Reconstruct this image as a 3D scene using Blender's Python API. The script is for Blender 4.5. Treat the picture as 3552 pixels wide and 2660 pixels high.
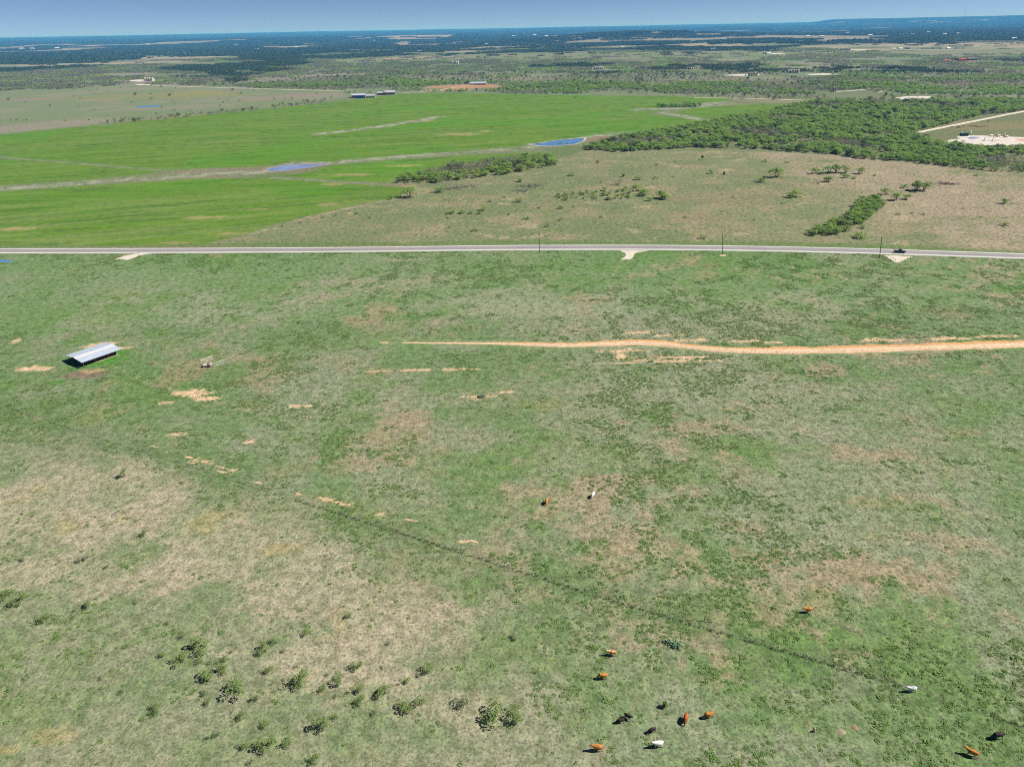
import bpy, bmesh, math, random
import numpy as np
from mathutils import Matrix, Vector

for o in list(bpy.data.objects):
    bpy.data.objects.remove(o, do_unlink=True)
SC = bpy.context.scene
COL = SC.collection
rng = np.random.default_rng(7)
random.seed(7)
R = math.radians

# ------------------------------------------------------------------ camera
CAM_H = 115.0
F_PX, SRC_W, SRC_H = 2490.0, 3552.0, 2660.0
PITCH, ROLL = R(26.3), R(1.11)
fwd = np.array([0, math.cos(PITCH), -math.sin(PITCH)])
rgt0 = np.array([1.0, 0, 0]); up0 = np.cross(rgt0, fwd)
rgt = math.cos(ROLL) * rgt0 - math.sin(ROLL) * up0
upv = math.sin(ROLL) * rgt0 + math.cos(ROLL) * up0
cd = bpy.data.cameras.new('camera')
cd.sensor_width = 36.0
cd.lens = F_PX / SRC_W * 36.0
cd.clip_start, cd.clip_end = 1.0, 200000.0
cam = bpy.data.objects.new('camera', cd)
cam.matrix_world = Matrix(((rgt[0], upv[0], -fwd[0], 0), (rgt[1], upv[1], -fwd[1], 0),
                           (rgt[2], upv[2], -fwd[2], CAM_H), (0, 0, 0, 1)))
COL.objects.link(cam); SC.camera = cam

# ------------------------------------------------------------------ sky, sun, exposure
SUN_EL, SUN_AZ = R(45), R(86)          # azimuth from +Y towards +X
w = bpy.data.worlds.new('World'); SC.world = w; w.use_nodes = True
nt = w.node_tree; nt.nodes.clear()
sky = nt.nodes.new('ShaderNodeTexSky'); sky.sky_type = 'NISHITA'; sky.sun_disc = False
sky.sun_elevation = SUN_EL; sky.sun_rotation = SUN_AZ
sky.altitude = 300; sky.air_density = 0.3; sky.dust_density = 0.0; sky.ozone_density = 3.2
bg = nt.nodes.new('ShaderNodeBackground'); bg.inputs['Strength'].default_value = 0.053
wo = nt.nodes.new('ShaderNodeOutputWorld')
nt.links.new(sky.outputs[0], bg.inputs[0]); nt.links.new(bg.outputs[0], wo.inputs[0])
sd = bpy.data.lights.new('sun', 'SUN'); sd.energy = 5.0; sd.angle = R(0.53); sd.color = (1.0, 0.95, 0.87)
sun = bpy.data.objects.new('sun', sd)
sdir = Vector((math.sin(SUN_AZ) * math.cos(SUN_EL), math.cos(SUN_AZ) * math.cos(SUN_EL), math.sin(SUN_EL)))
sun.rotation_euler = sdir.to_track_quat('Z', 'Y').to_euler(); sun.location = (200, 100, 300)
COL.objects.link(sun)
vs = SC.view_settings
vs.view_transform = 'Standard'; vs.look = 'None'; vs.exposure = 0.66; vs.gamma = 1.0
vs.use_curve_mapping = False
SC.cycles.use_denoising = False
SC.cycles.filter_width = 1.05
SC.cycles.max_bounces = 8; SC.cycles.diffuse_bounces = 4; SC.cycles.glossy_bounces = 2; SC.cycles.transmission_bounces = 6
SC.cycles.volume_bounces = 1; SC.cycles.transparent_max_bounces = 6

# ------------------------------------------------------------------ noise, terrain, picking
def sstep(a, b, x):
    t = np.clip((x - a) / (b - a), 0, 1); return t * t * (3 - 2 * t)
def _h(ix, iy, s):
    n = (ix * 374761393 + iy * 668265263 + s * 1442695041).astype(np.int64) & 0x7fffffff
    n = ((n ^ (n >> 13)) * 1274126177) & 0x7fffffff
    n = ((n ^ (n >> 16)) * 60493) & 0x7fffffff
    return (n & 0xffff) / 65535.0
def vnoise(x, y, s=0):
    xi = np.floor(x).astype(np.int64); yi = np.floor(y).astype(np.int64)
    fx = x - xi; fy = y - yi
    fx = fx * fx * (3 - 2 * fx); fy = fy * fy * (3 - 2 * fy)
    a = _h(xi, yi, s); b = _h(xi + 1, yi, s); c = _h(xi, yi + 1, s); d = _h(xi + 1, yi + 1, s)
    return (a * (1 - fx) + b * fx) * (1 - fy) + (c * (1 - fx) + d * fx) * fy
def fbm(x, y, size, s=0, oct=4, gain=0.5):
    x = np.asarray(x, float) / size; y = np.asarray(y, float) / size
    t = 0; a = 1; n = 0
    ca, sa = math.cos(0.6), math.sin(0.6)
    for k in range(oct):
        t = t + a * vnoise(x, y, s + k * 17); n += a; a *= gain
        x, y = (x * ca - y * sa) * 2.03 + 11.3, (x * sa + y * ca) * 2.03 - 7.1
    return t / n
def terr(x, y):
    x = np.asarray(x, float); y = np.asarray(y, float)
    r = np.hypot(x, y)
    z = sstep(1900, 6500, r) * 26 * np.clip(fbm(x, y, 2600, 5, 3) - 0.38, 0, 1) * 1.7
    z = z + sstep(9000, 34000, r) * (70 + 45 * fbm(x, y, 9000, 9, 3))
    z = z + 62 * np.exp(-(((x - 1150) / 900) ** 2 + ((y - 6900) / 700) ** 2)) * sstep(4500, 6000, r)
    z = z + 35 * np.exp(-(((x + 2600) / 2500) ** 2 + ((y - 12500) / 1500) ** 2))
    az = x / np.maximum(y, 1)
    z = z + sstep(19000, 22000, r) * (1 - sstep(27000, 33000, r)) * 95 * sstep(0.385, 0.42, az) * (0.93 + 0.07 * fbm(az * 60, az * 0, 1, 3, 2))
    return z
def G(px, py, z=0.0):
    """photograph point (2212 px wide reading) -> the ground point that shows there"""
    X = (px * 1.6058 - SRC_W / 2) / F_PX; Y = (SRC_H / 2 - py * 1.6058) / F_PX
    d = fwd + X * rgt + Y * upv
    zz = z
    for k in range(6):
        t = min((zz - CAM_H) / min(d[2], -1e-5), 60000)
        x, y = t * d[0], t * d[1]
        zz = z + float(terr(x, y))
        if zz > CAM_H - 1: zz = CAM_H - 1
    return np.array([x, y, z + float(terr(x, y))])
def GP(pts): return np.array([G(*p)[:2] for p in pts])
def inpoly(x, y, poly):
    ins = np.zeros(x.shape, bool); n = len(poly)
    for i in range(n):
        x1, y1 = poly[i]; x2, y2 = poly[(i + 1) % n]
        if y1 == y2: continue
        c = ((y1 > y) != (y2 > y)) & (x < (x2 - x1) * (y - y1) / (y2 - y1) + x1)
        ins ^= c
    return ins
def edist(x, y, poly, closed=True):
    d = np.full(x.shape, 1e9); n = len(poly)
    for i in range(n if closed else n - 1):
        x1, y1 = poly[i]; x2, y2 = poly[(i + 1) % n]
        dx, dy = x2 - x1, y2 - y1; L = dx * dx + dy * dy + 1e-9
        t = np.clip(((x - x1) * dx + (y - y1) * dy) / L, 0, 1)
        d = np.minimum(d, np.hypot(x - x1 - t * dx, y - y1 - t * dy))
    return d
def smask(x, y, poly, soft):
    """soft polygon mask, evaluated only near the polygon"""
    out = np.zeros(x.shape)
    mn = poly.min(0) - soft * 2; mx = poly.max(0) + soft * 2
    k = (x > mn[0]) & (x < mx[0]) & (y > mn[1]) & (y < mx[1])
    if not k.any(): return out
    xs, ys = x[k], y[k]
    d = edist(xs, ys, poly) * np.where(inpoly(xs, ys, poly), 1, -1)
    out[k] = sstep(-soft, soft, d); return out
def lmask(x, y, line, wd, soft):
    out = np.zeros(x.shape)
    mn = line.min(0) - wd - soft; mx = line.max(0) + wd + soft
    k = (x > mn[0]) & (x < mx[0]) & (y > mn[1]) & (y < mx[1])
    if k.any(): out[k] = 1 - sstep(wd - soft, wd + soft, edist(x[k], y[k], line, False))
    return out
def smooth_line0(p, step):
    p = np.array(p, float); q = np.vstack([2 * p[0] - p[1], p, 2 * p[-1] - p[-2]]); out = []
    for i in range(len(p) - 1):
        a_, b_, c_, d_ = q[i:i + 4]
        for t in np.linspace(0, 1, max(3, int(np.linalg.norm(c_ - b_) / step)), endpoint=False):
            out.append(.5 * ((2 * b_) + (-a_ + c_) * t + (2 * a_ - 5 * b_ + 4 * c_ - d_) * t * t + (-a_ + 3 * b_ - 3 * c_ + d_) * t ** 3))
    out.append(p[-1]); out = np.array(out); return out[::max(1, len(out) // 24)]
def blob(x, y, cx, cy, rx, ry, rag=0.6, s=0, fine=None):
    c = G(cx, cy)[:2]
    ax = abs(G(cx + rx, cy)[0] - c[0]); ay = abs(G(cx, cy - ry)[1] - G(cx, cy + ry)[1]) / 2
    out = np.zeros(x.shape)
    k = (abs(x - c[0]) < ax * 2) & (abs(y - c[1]) < ay * 2)
    if k.any():
        xs, ys = x[k], y[k]
        d = np.hypot((xs - c[0]) / ax, (ys - c[1]) / ay)
        d = d + rag * 2.0 * (fbm(xs, ys, fine or max(ay * 0.6, 1.5), s + 31, 5, .65) - 0.5)
        d = d + .45 * (fbm(xs, ys, 1.6, s + 3, 3, .7) - .5)
        out[k] = 1 - sstep(0.5, 1.15, d)
    return out

# ------------------------------------------------------------------ the map of the land (world polygons)
WHEAT_A = GP([(-60,297),(0,292),(130,279),(263,266),(439,249),(600,233),(747,218),(872,203),(978,201),(1234,206),(1432,208),(1560,211),(1580,216),
              (1500,226),(1440,236),(1400,246),(1530,262),(1440,281),(1340,291),(1290,303),(1262,300),(1150,309),(1120,317),(1000,326),
              (860,336),(720,350),(570,360),(450,364),(355,367),(180,353),(0,337),(-60,333)])
WHEAT_S = GP([(-60,337),(0,343),(180,356),(350,371),(300,378),(200,388),(0,401),(-60,404)])
WHEAT_E = GP([(1453,243),(1500,234),(1584,227),(1650,225),(1725,223),(1690,232),(1644,243),(1573,256),(1530,258)])
WHEAT_C = GP([(585,378),(650,375),(720,358),(860,345),(1000,336),(1180,330),(1205,335),(1150,338),(1000,354),(900,374),(855,384),(840,396),(747,391),(640,383)])
WHEAT_B = GP([(-60,418),(0,414),(270,396),(439,386),(574,385),(747,397),(831,402),(890,405),(880,416),(850,430),(800,437),(700,459),(600,483),(520,508),(440,527),(300,530),(0,531),(-60,531)])
CREEK = [GP([(-60,410),(0,408),(150,398),(270,389),(380,381),(439,377),(520,373),(580,372)]), GP([(575,371),(640,352),(720,350),(860,339),(1000,331),(1120,322),(1180,316)]),
         GP([(1262,298),(1330,288),(1420,284)])]
FIELD_LINES = [GP([(-60,335),(0,340),(180,354),(355,369)]), GP([(574,384),(747,394),(831,399)])]
PALE_STRIP = [(GP([(690,290),(760,281),(830,273),(900,262),(945,252)]), 9), (GP([(1385,237),(1430,236),(1500,230),(1560,222)]), 16), (GP([(1430,243),(1510,258)]), 7)]
TAN_N = GP([(430,529),(520,511),(600,486),(700,463),(800,441),(880,420),(905,408),(1000,390),(1180,352),(1260,326),(1500,322),(1800,335),(2000,352),(2300,380),(2300,560),(2212,549),(1891,531),(1660,527),(1161,524),(747,530)])
WOOD_MAIN = GP([(1255,322),(1300,307),(1400,287),(1550,263),(1650,243),(1725,226),(1800,217),(1900,219),(2020,219),(2130,216),(2300,216),(2300,232),(2120,250),(2010,277),(1970,290),(1990,300),(2030,312),(2120,320),(2300,322),(2300,388),(2212,376),(2100,366),(1990,354),(1870,344),(1800,334),(1650,324),(1500,319),(1340,329)])
WOOD_BAND = GP([(855,386),(900,374),(1000,354),(1150,338),(1200,343),(1200,358),(1100,376),(950,395),(870,397)])
WOOD_ROW = GP([(1745,505),(1800,480),(1842,456),(1852,432),(1903,430),(1908,452),(1862,484),(1802,514),(1750,517)])
WOOD_CLUMP = GP([(1200,424),(1260,415),(1370,405),(1400,415),(1390,428),(1290,434),(1215,434)])
PAD_OPEN = GP([(1972,288),(2010,279),(2120,252),(2300,228),(2300,322),(2120,318),(2030,309),(1990,300)])
FENCE_LINE = GP([(-150,826),(0,872),(105,910),(600,1067),(1000,1194),(1385,1316),(1800,1437),(2212,1568),(2400,1630)])
WEED_BELT = GP([(-150,830),(105,918),(400,1018),(700,1118),(1000,1218),(1385,1330),(1800,1450),(2212,1590)])
FAR_TAN = [GP(p) for p in (
    [(530,103),(600,98),(700,95),(760,97),(740,103),(640,107)], [(0,100),(60,95),(220,92),(225,96),(90,100),(0,107)],
    [(740,82),(880,77),(990,76),(985,80),(880,84),(780,87)], [(815,95),(900,91),(1100,89),(1000,96),(880,100)],
    [(930,112),(1060,101),(1150,99),(1120,105),(1000,114)], [(1300,102),(1340,99),(1380,99),(1360,104)], [(1430,98),(1480,94),(1640,92),(1700,95),(1600,101),(1480,102)],
    [(620,92),(690,87),(720,89),(660,94)], [(1700,101),(1820,95),(2212,92),(2300,100),(2100,108),(1850,110)], [(270,128),(340,122),(500,122),(420,129)],
    [(1760,84),(1850,82),(1960,83),(1900,87),(1790,88)], [(1680,68),(1780,66),(1870,68),(1760,71)], [(0,141),(200,136),(460,131),(350,138),(100,146)])]
FAR_PASTURE = [GP(p) for p in (
    [(700,130),(900,119),(1150,117),(1500,112),(1900,110),(1700,124),(1200,128),(900,132),(750,137)], [(0,196),(300,182),(560,190),(760,197),(740,212),(560,232),(250,262),(0,288)],
    [(1900,110),(2300,104),(2300,124),(2000,124)], [(560,128),(760,112),(900,110),(760,122)], [(420,150),(560,143),(640,141),(520,152)])]
WOOD_FAR = [GP(p) for p in (       # green mesquite belts beyond the wheat
    [(500,186),(560,180),(760,176),(960,177),(1000,181),(900,187),(740,193),(560,192)], [(1040,199),(1120,186),(1230,180),(1330,176),(1420,182),(1360,196),(1240,203),(1120,203)],
    [(1330,190),(1500,178),(1640,178),(1780,184),(1880,190),(1760,204),(1500,203),(1360,203)], [(1700,172),(1850,162),(2050,160),(2300,163),(2300,205),(2060,207),(1900,200),(1800,185)])]
RED_SOIL = GP([(900,193),(940,186),(1000,183),(1060,183),(1090,187),(1060,192),(960,197),(920,197)])
ROADP = GP([(-120,542.6),(0,542),(338,541.5),(747,539.3),(1000,536.3),(1161,534.8),(1432,534.8),(1660,537.6),(1891,543),(2212,553.5),(2360,558.5)])
def roady(x): return np.interp(x, ROADP[:, 0], ROADP[:, 1])

TRAILS = [smooth_line0(GP(p), 6) for p in (
    [(235,790),(330,830),(520,880),(760,900),(1030,862),(1200,800),(1345,770)], [(160,800),(60,850),(-40,930)], [(1950,930),(2010,975),(2070,1030),(2160,1120),(2260,1190)], [(1345,560),(1320,610),(1340,680),(1380,735)],
    [(1290,1080),(1400,1180),(1560,1260),(1745,1320),(1960,1400)], [(250,775),(480,720),(700,650),(960,600),(1130,560)], [(1440,1390),(1400,1460),(1360,1540),(1290,1640)], [(520,790),(680,850),(760,960),(900,1080),(1180,1090)],
    [(-60,905),(105,940),(500,1066),(800,1162),(1100,1258),(1400,1350)], [(-60,912),(105,947),(500,1074),(800,1170),(1100,1267),(1400,1359)])]
def mixc(c, col, m):
    m = np.asarray(m)[:, None]; return c * (1 - m) + np.array(col)[None, :] * m
def land(x, y):
    """albedo of the land, mottling amount, wheat mask, weed density"""
    n = len(x); r = np.hypot(x, y); ry = y - roady(x); near = 1 - sstep(-6, -4, ry)
    n1 = fbm(x, y, 60, 1, 5, .6); n2 = fbm(x, y, 14, 2, 4, .6); n3 = fbm(x, y, 180, 3, 4); n4 = fbm(x, y, 5, 4, 3, .6)
    wx = x + 16 * (fbm(x, y, 30, 40, 3) - .5); wy = y + 16 * (fbm(x, y, 30, 44, 3) - .5)
    c = np.tile(np.array([[.116, .182, .074]]), (n, 1))
    c = mixc(c, (.186, .214, .136), sstep(.40, .66, n1 * .6 + n2 * .4))
    c = mixc(c, (.098, .176, .046), .65 * sstep(.52, .70, fbm(x, y, 26, 12, 6, .7)))
    c = mixc(c, (.250, .205, .130), .65 * sstep(.60, .76, fbm(x, y, 32, 21, 6, .72)))
    c = mixc(c, (.190, .195, .080), .4 * sstep(.66, .80, fbm(x, y, 24, 26, 5, .7)))
    # greener towards the road
    c = mixc(c, (.075, .165, .040), .45 * sstep(-95, -35, ry + 30 * (n3 - .5)) * (1 - sstep(-3, 0, ry)) * sstep(.35, .6, n2))
    # the dry, tan south-west
    sw = smask(wx, wy, GP([(-200,900),(105,935),(500,1060),(800,1165),(1050,1270),(1230,1400),(1250,1657),(1250,2600),(-600,2600)]), 14)
    c = mixc(c, (.225, .222, .150), sw * (.30 + .40 * sstep(.36, .62, n2 * .5 + n4 * .5)))
    tn = np.zeros(n)
    for b in ((150,1090,330,110,.7),(470,1140,230,90,.8),(640,1200,150,70,.8),(420,1230,200,60,1.),(560,1300,160,60,1.),(760,1290,180,50,.9),(900,1350,170,50,.9),(700,1420,200,60,.9),(820,1480,120,60,1.),(180,1230,230,50,1.),(930,1530,120,40,1.)):
        tn = np.maximum(tn, blob(wx, wy, *b[:4], b[4], 60, 9))
    tn = sstep(.30, .72, tn * .72 + .55 * (n2 * .45 + n4 * .3 + n1 * .25 - .18)) * sstep(.02, .3, tn)
    c = mixc(c, (.288, .268, .188), .80 * tn * (.55 + .45 * sstep(.3, .6, n2)))
    c = mixc(c, (.315, .270, .205), .5 * tn * sstep(.5, .66, fbm(x, y, 11, 71, 4, .6)))
    c = mixc(c, (.27, .235, .08), .4 * tn * sstep(.66, .74, fbm(x, y, 13, 72, 4)))
    for b in ((110,1590,60,20),(20,1620,40,14),(620,1180,50,16)):
        c = mixc(c, (.29, .24, .11), .5 * blob(x, y, *b, 1.3, 75, 5))
    tsp = near * (1 - .6 * sw) * sstep(-120, 60, x + .3 * (260 - y))
    c = mixc(c, (.270, .222, .150), .75 * tsp * sstep(.60, .69, .6 * fbm(x, y, 7, 181, 5, .65) + .4 * fbm(x, y, 40, 182, 3)))
    c = mixc(c, (.230, .222, .150), near * .38 * sstep(.52, .68, fbm(x, y, 95, 191, 5, .6)) * sstep(.35, .62, n2 * .5 + n4 * .5))
    tr_ = np.zeros(n)
    for ln in TRAILS: tr_ = np.maximum(tr_, lmask(x + 2.2 * (n2 - .5), y + 2.2 * (n1 - .5), ln, .42, .35))
    c = mixc(c, (.300, .250, .175), near * .62 * tr_ * sstep(.30, .55, n4 * .6 + n2 * .4))
    # further small tan areas of the big pasture
    for b in ((1230,705,60,16),(1000,725,30,7),(640,640,120,16),(800,610,160,14),(930,690,110,12),(1640,1190,90,22),(1580,1130,70,18),(1800,1230,140,30),(1700,1260,90,24),(1290,1060,120,20),(870,920,80,25),(780,985,110,18),(1950,1240,140,35),(2050,1180,120,28),(1850,970,120,20),(1300,1110,60,14),(1330,1215,60,14),(1960,1090,90,22),(1500,935,80,16)):
        c = mixc(c, (.260, .215, .142) if b[1] > 800 else (.235, .218, .155), .72 * blob(wx, wy, *b, 1.25, 81, 7) * sstep(.34, .56, n4 * .55 + n2 * .45))
    # bare orange soil
    soil = np.zeros(n)
    for b in ((408,850,48,9),(445,861,42,4),(357,870,14,3.5),(330,786,6,2),(640,876,30,2.5),(78,796,36,6),(60,800,16,5),(200,748,28,4),(235,741,26,3),(255,752,30,3),(30,736,16,4),
              (1030,858,46,3.2),(1092,848,20,2.5),(1345,768,18,9),(1400,779,85,2),(1480,772,60,3),(1345,757,60,3),(380,937,28,4),(540,953,12,5),(715,1082,26,4.5),(742,1088,16,3),(1010,1168,14,3),
              (660,877,14,2),(820,1110,10,2),(430,996,24,2.5),(470,1003,22,2.5),(505,1016,20,2),(450,1003,14,2),(590,1053,18,2),(640,1068,14,2),(1600,738,50,3),(1670,740,24,2),(1900,734,70,3),(2050,731,60,3),(2160,726,50,3),(1380,718,40,3),(1440,724,30,3),(1500,735,40,4)):
        soil = np.maximum(soil, blob(x, y, *b, .85, 90, 2.2))
    for ln, wd in ((GP([(785,803),(860,801),(930,799)]), .55), (GP([(960,799),(1040,797)]), .5), (GP([(1310,785),(1400,783),(1480,780),(1560,779)]), .7), (GP([(400,985),(500,1012)]), .35), (GP([(690,1075),(760,1092)]), .6)):
        soil = np.maximum(soil, lmask(x, y, ln, wd, wd * .6) * sstep(.34, .52, fbm(x, y, 3, 95, 3)))
    c = mixc(c, (.56, .40, .255), .95 * sstep(.3, .7, soil))
    yel = np.zeros(n)
    for b in ((1172,876,48,14),(1185,868,40,8),(1420,770,60,8),(560,880,40,10),(1880,1085,60,14),(1770,1290,60,30)):
        yel = np.maximum(yel, blob(x, y, *b, 1.0, 99, 4))
    c = mixc(c, (.24, .21, .08), .32 * yel)
    # worn ground and lush grass about the shelter
    c = mixc(c, (.055, .185, .018), .85 * np.maximum(blob(x, y, 215, 772, 75, 26, .5, 5, 5), np.maximum(blob(x, y, 120, 826, 20, 7, .5, 6), blob(x, y, 75, 716, 90, 14, 1.2, 6, 6) * .45)))
    c = mixc(c, (.165, .115, .095), .9 * blob(x, y, 180, 810, 52, 11, .6, 7, 3))
    c = mixc(c, (.40, .27, .16), .85 * blob(x, y, 200, 801, 28, 5, .5, 8, 3))
    # weedy belt along the fence
    belt = lmask(wx + 8 * (n1 - .5), wy, WEED_BELT, 6.5, 6)
    c = mixc(c, (.092, .150, .058), .45 * belt)
    c = mixc(c, (.36, .28, .19), .6 * lmask(x, y, GP([(-40,860),(30,888),(90,908)]), .7, .4) * sstep(.4, .6, n4))
    # ---- beyond the road
    nk = sstep(-2, 3, ry)
    past = np.tile(np.array([[.130, .160, .082]]), (n, 1))
    past = mixc(past, (.190, .180, .110), .7 * sstep(.44, .66, n3))
    past = mixc(past, (.100, .135, .055), .7 * sstep(.54, .68, fbm(x, y, 70, 51, 4)))
    past = mixc(past, (.215, .150, .125), .5 * sstep(.60, .72, fbm(x, y, 120, 52, 4)))
    c = c * (1 - nk[:, None]) + past * nk[:, None]
    t2 = smask(x, y, TAN_N, 3)
    c = mixc(c, (.176, .186, .102), .8 * t2)
    c = mixc(c, (.125, .160, .075), .8 * t2 * sstep(.38, .60, fbm(x, y, 34, 53, 5, .65) + .16 * sstep(150, -150, x) - .05))
    c = mixc(c, (.245, .205, .130), .6 * t2 * sstep(.52, .68, fbm(x, y, 24, 54, 5, .6)))
    c = mixc(c, (.285, .230, .175), .8 * t2 * sstep(.25, .5, (x - 175) / 200 + .25 * (n1 - .5)) * sstep(.3, .55, n2 * .5 + n1 * .5))
    c = mixc(c, (.215, .155, .110), .3 * t2 * np.maximum(blob(x, y, 1560, 430, 130, 14, .8, 56), blob(x, y, 1500, 470, 80, 16, .8, 57)))
    c = mixc(c, (.33, .27, .18), .6 * t2 * sstep(.66, .74, fbm(x, y, 16, 55, 4, .6)))
    c = mixc(c, (.095, .155, .045), .8 * lmask(x, y, GP([(0,531),(747,528),(1161,523),(1660,526),(1891,532),(2300,550)]), 4, 4) * nk)
    # verge strips of pale dry grass at the field's edge
    c = mixc(c, (.30, .26, .19), .75 * lmask(wx, wy, GP([(640,478),(700,462),(800,440),(870,426),(905,408)]), 4, 3) * sstep(.35, .55, n4))
    c = mixc(c, (.30, .215, .140), .8 * blob(x, y, 880, 404, 26, 4, .4, 58))
    # woodland floor
    for P_ in (WOOD_MAIN, WOOD_BAND, WOOD_ROW):
        c = mixc(c, (.150, .155, .085), .8 * smask(x, y, P_, 6))
    c = mixc(c, (.125, .140, .065), .9 * smask(x, y, PAD_OPEN, 5))
    c = mixc(c, (.19, .165, .09), .6 * smask(x, y, PAD_OPEN, 5) * sstep(.5, .62, n3 * .4 + n1 * .6))
    # the mid and far country
    far = sstep(1250, 1600, r)
    brush = np.tile(np.array([[.132, .168, .096]]), (n, 1))
    fn = fbm(x, y, 420, 61, 5, .55)
    brush = mixc(brush, (.200, .192, .130), .8 * sstep(.52, .66, fn))
    brush = mixc(brush, (.120, .140, .070), .8 * sstep(.54, .66, fbm(x, y, 260, 62, 4)))
    brush = mixc(brush, (.185, .160, .140), .6 * sstep(.56, .68, fbm(x, y, 330, 63, 4)))
    inA = smask(x, y, WHEAT_A, 4)
    for P_ in FAR_PASTURE: brush = mixc(brush, (.160, .178, .098), .8 * smask(x, y, P_, 30))
    c = c * (1 - far[:, None]) + brush * far[:, None]
    p2 = smask(x, y, FAR_PASTURE[1], 6)
    c = mixc(c, (.140, .178, .095), .85 * p2)
    c = mixc(c, (.195, .185, .135), .7 * p2 * sstep(.50, .64, fbm(x, y, 90, 64, 4)))
    for b in ((330,208,190,7),(420,201,70,5)): c = mixc(c, (.240, .200, .055), .30 * p2 * blob(x, y, *b, 1.2, 65))
    for b in ((660,205,60,5),(80,214,50,4),(570,214,60,4),(900,202,60,3)): c = mixc(c, (.215, .165, .145), .7 * p2 * blob(x, y, *b, .8, 66))
    c = mixc(c, (.200, .185, .145), .8 * smask(x, y, GP([(-60,275),(0,273),(120,260),(260,258),(265,264),(130,277),(0,289),(-60,294)]), 12))
    vf = sstep(4200, 6500, r)
    fw = fbm(x, y, 1500, 67, 4)
    fl = np.tile(np.array([[.060, .070, .042]]), (n, 1))
    fl = mixc(fl, (.24, .215, .150), .8 * sstep(.61, .65, fw))
    c = c * (1 - vf[:, None]) + fl * vf[:, None]
    for P_ in FAR_TAN:
        c = mixc(c, (.275, .238, .165), .85 * smask(x, y, P_, 40) * sstep(.30, .5, fbm(x, y, 350, 167, 4)))
    c = mixc(c, (.36, .19, .11), .8 * smask(x, y, RED_SOIL, 12) * sstep(.35, .5, fbm(x, y, 60, 68, 3)))
    c = mixc(c, (.30, .235, .17), .7 * blob(x, y, 900, 125, 110, 2.5, .6, 69))
    c = mixc(c, (.34, .19, .12), .8 * blob(x, y, 2075, 133, 45, 2.0, .4, 69))
    c = mixc(c, (.065, .165, .03), .9 * smask(x, y, GP([(2110,124),(2150,121),(2300,120),(2300,126),(2120,127)]), 8))
    # wheat
    wh = inA
    for P_ in (WHEAT_S, WHEAT_E, WHEAT_C, WHEAT_B): wh = np.maximum(wh, smask(x, y, P_, 2.5))
    c = mixc(c, (.090, .172, .018), wh)
    ca, sa = math.cos(.35), math.sin(.35)
    u_ = (x * ca + y * sa); v_ = (-x * sa + y * ca)
    st = fbm(u_ / 9, v_, 9, 74, 4, .6)
    c = mixc(c, (.150, .195, .058), wh * (.40 + .25 * sstep(620, 480, y)) * sstep(.38, .70, st))
    st2 = fbm(u_ / 16, v_, 3.2, 174, 3, .6); c = mixc(c, (.045, .105, .022), wh * .42 * sstep(.60, .72, st2)); c = mixc(c, (.200, .215, .095), wh * .32 * sstep(.60, .76, fbm(u_ / 14, v_ + 50, 4, 175, 3, .6)) * sstep(700, 450, y))
    c = mixc(c, (.068, .195, .012), wh * .5 * sstep(.55, .72, fbm(x, y, 130, 75, 4)))
    c = mixc(c, (.030, .080, .020), wh * .45 * sstep(.63, .74, fbm(u_ / 8, v_, 5, 76, 3)))
    for b in ((520,505,90,3),(590,498,40,2.5),(700,442,26,3),(440,470,50,4),(380,525,60,2.5),(650,500,40,2),(900,262,40,3),(1000,290,50,3.5),(1050,283,26,2.5),(760,378,70,3),(880,358,50,2.5),(560,452,40,2),(720,398,40,2.5),(30,495,50,4)):
        c = mixc(c, (.30, .24, .12), .6 * wh * blob(u_ * ca - v_ * sa, u_ * sa + v_ * ca, *b, 1.0, 77, 8))
    pale = np.zeros(n)
    for ln in CREEK: pale = np.maximum(pale, lmask(x + 10 * (n1 - .5) + 7 * (n4 - .5), y + 26 * (n2 - .5), ln, 7.5, 6))
    pale = np.maximum(pale, .8 * lmask(x, y + 10 * (n2 - .5), CREEK[0], 9, 6))
    for ln in FIELD_LINES: pale = np.maximum(pale, .6 * lmask(x, y, ln, 1.6, 1.2))
    for ln, wd in PALE_STRIP: pale = np.maximum(pale, lmask(wx, wy, ln, wd, 5))
    c = mixc(c, (.150, .185, .105), .9 * pale)
    c = mixc(c, (.300, .300, .240), .7 * pale * sstep(.44, .58, fbm(x, y, 9, 78, 4, .6)))
    c = mixc(c, (.060, .085, .035), .7 * pale * sstep(.60, .70, fbm(x, y, 8, 79, 4, .6)))
    mot = np.clip(1 - .55 * wh - .3 * soil, .2, 1) * (1 - .5 * far)
    wd_ = near * (1 - .95 * soil) * np.maximum(sstep(.55, .59, .62 * fbm(x, y, 5.5, 101, 4, .55) + .38 * fbm(x, y, 45, 102, 3)), .035) * (1 - .8 * tn) * (1 - .62 * sw)
    wd_ = np.maximum(wd_, near * .28 * belt * sstep(.35, .6, n4))
    return np.clip(c, .01, .9), mot, wh, wd_

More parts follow.
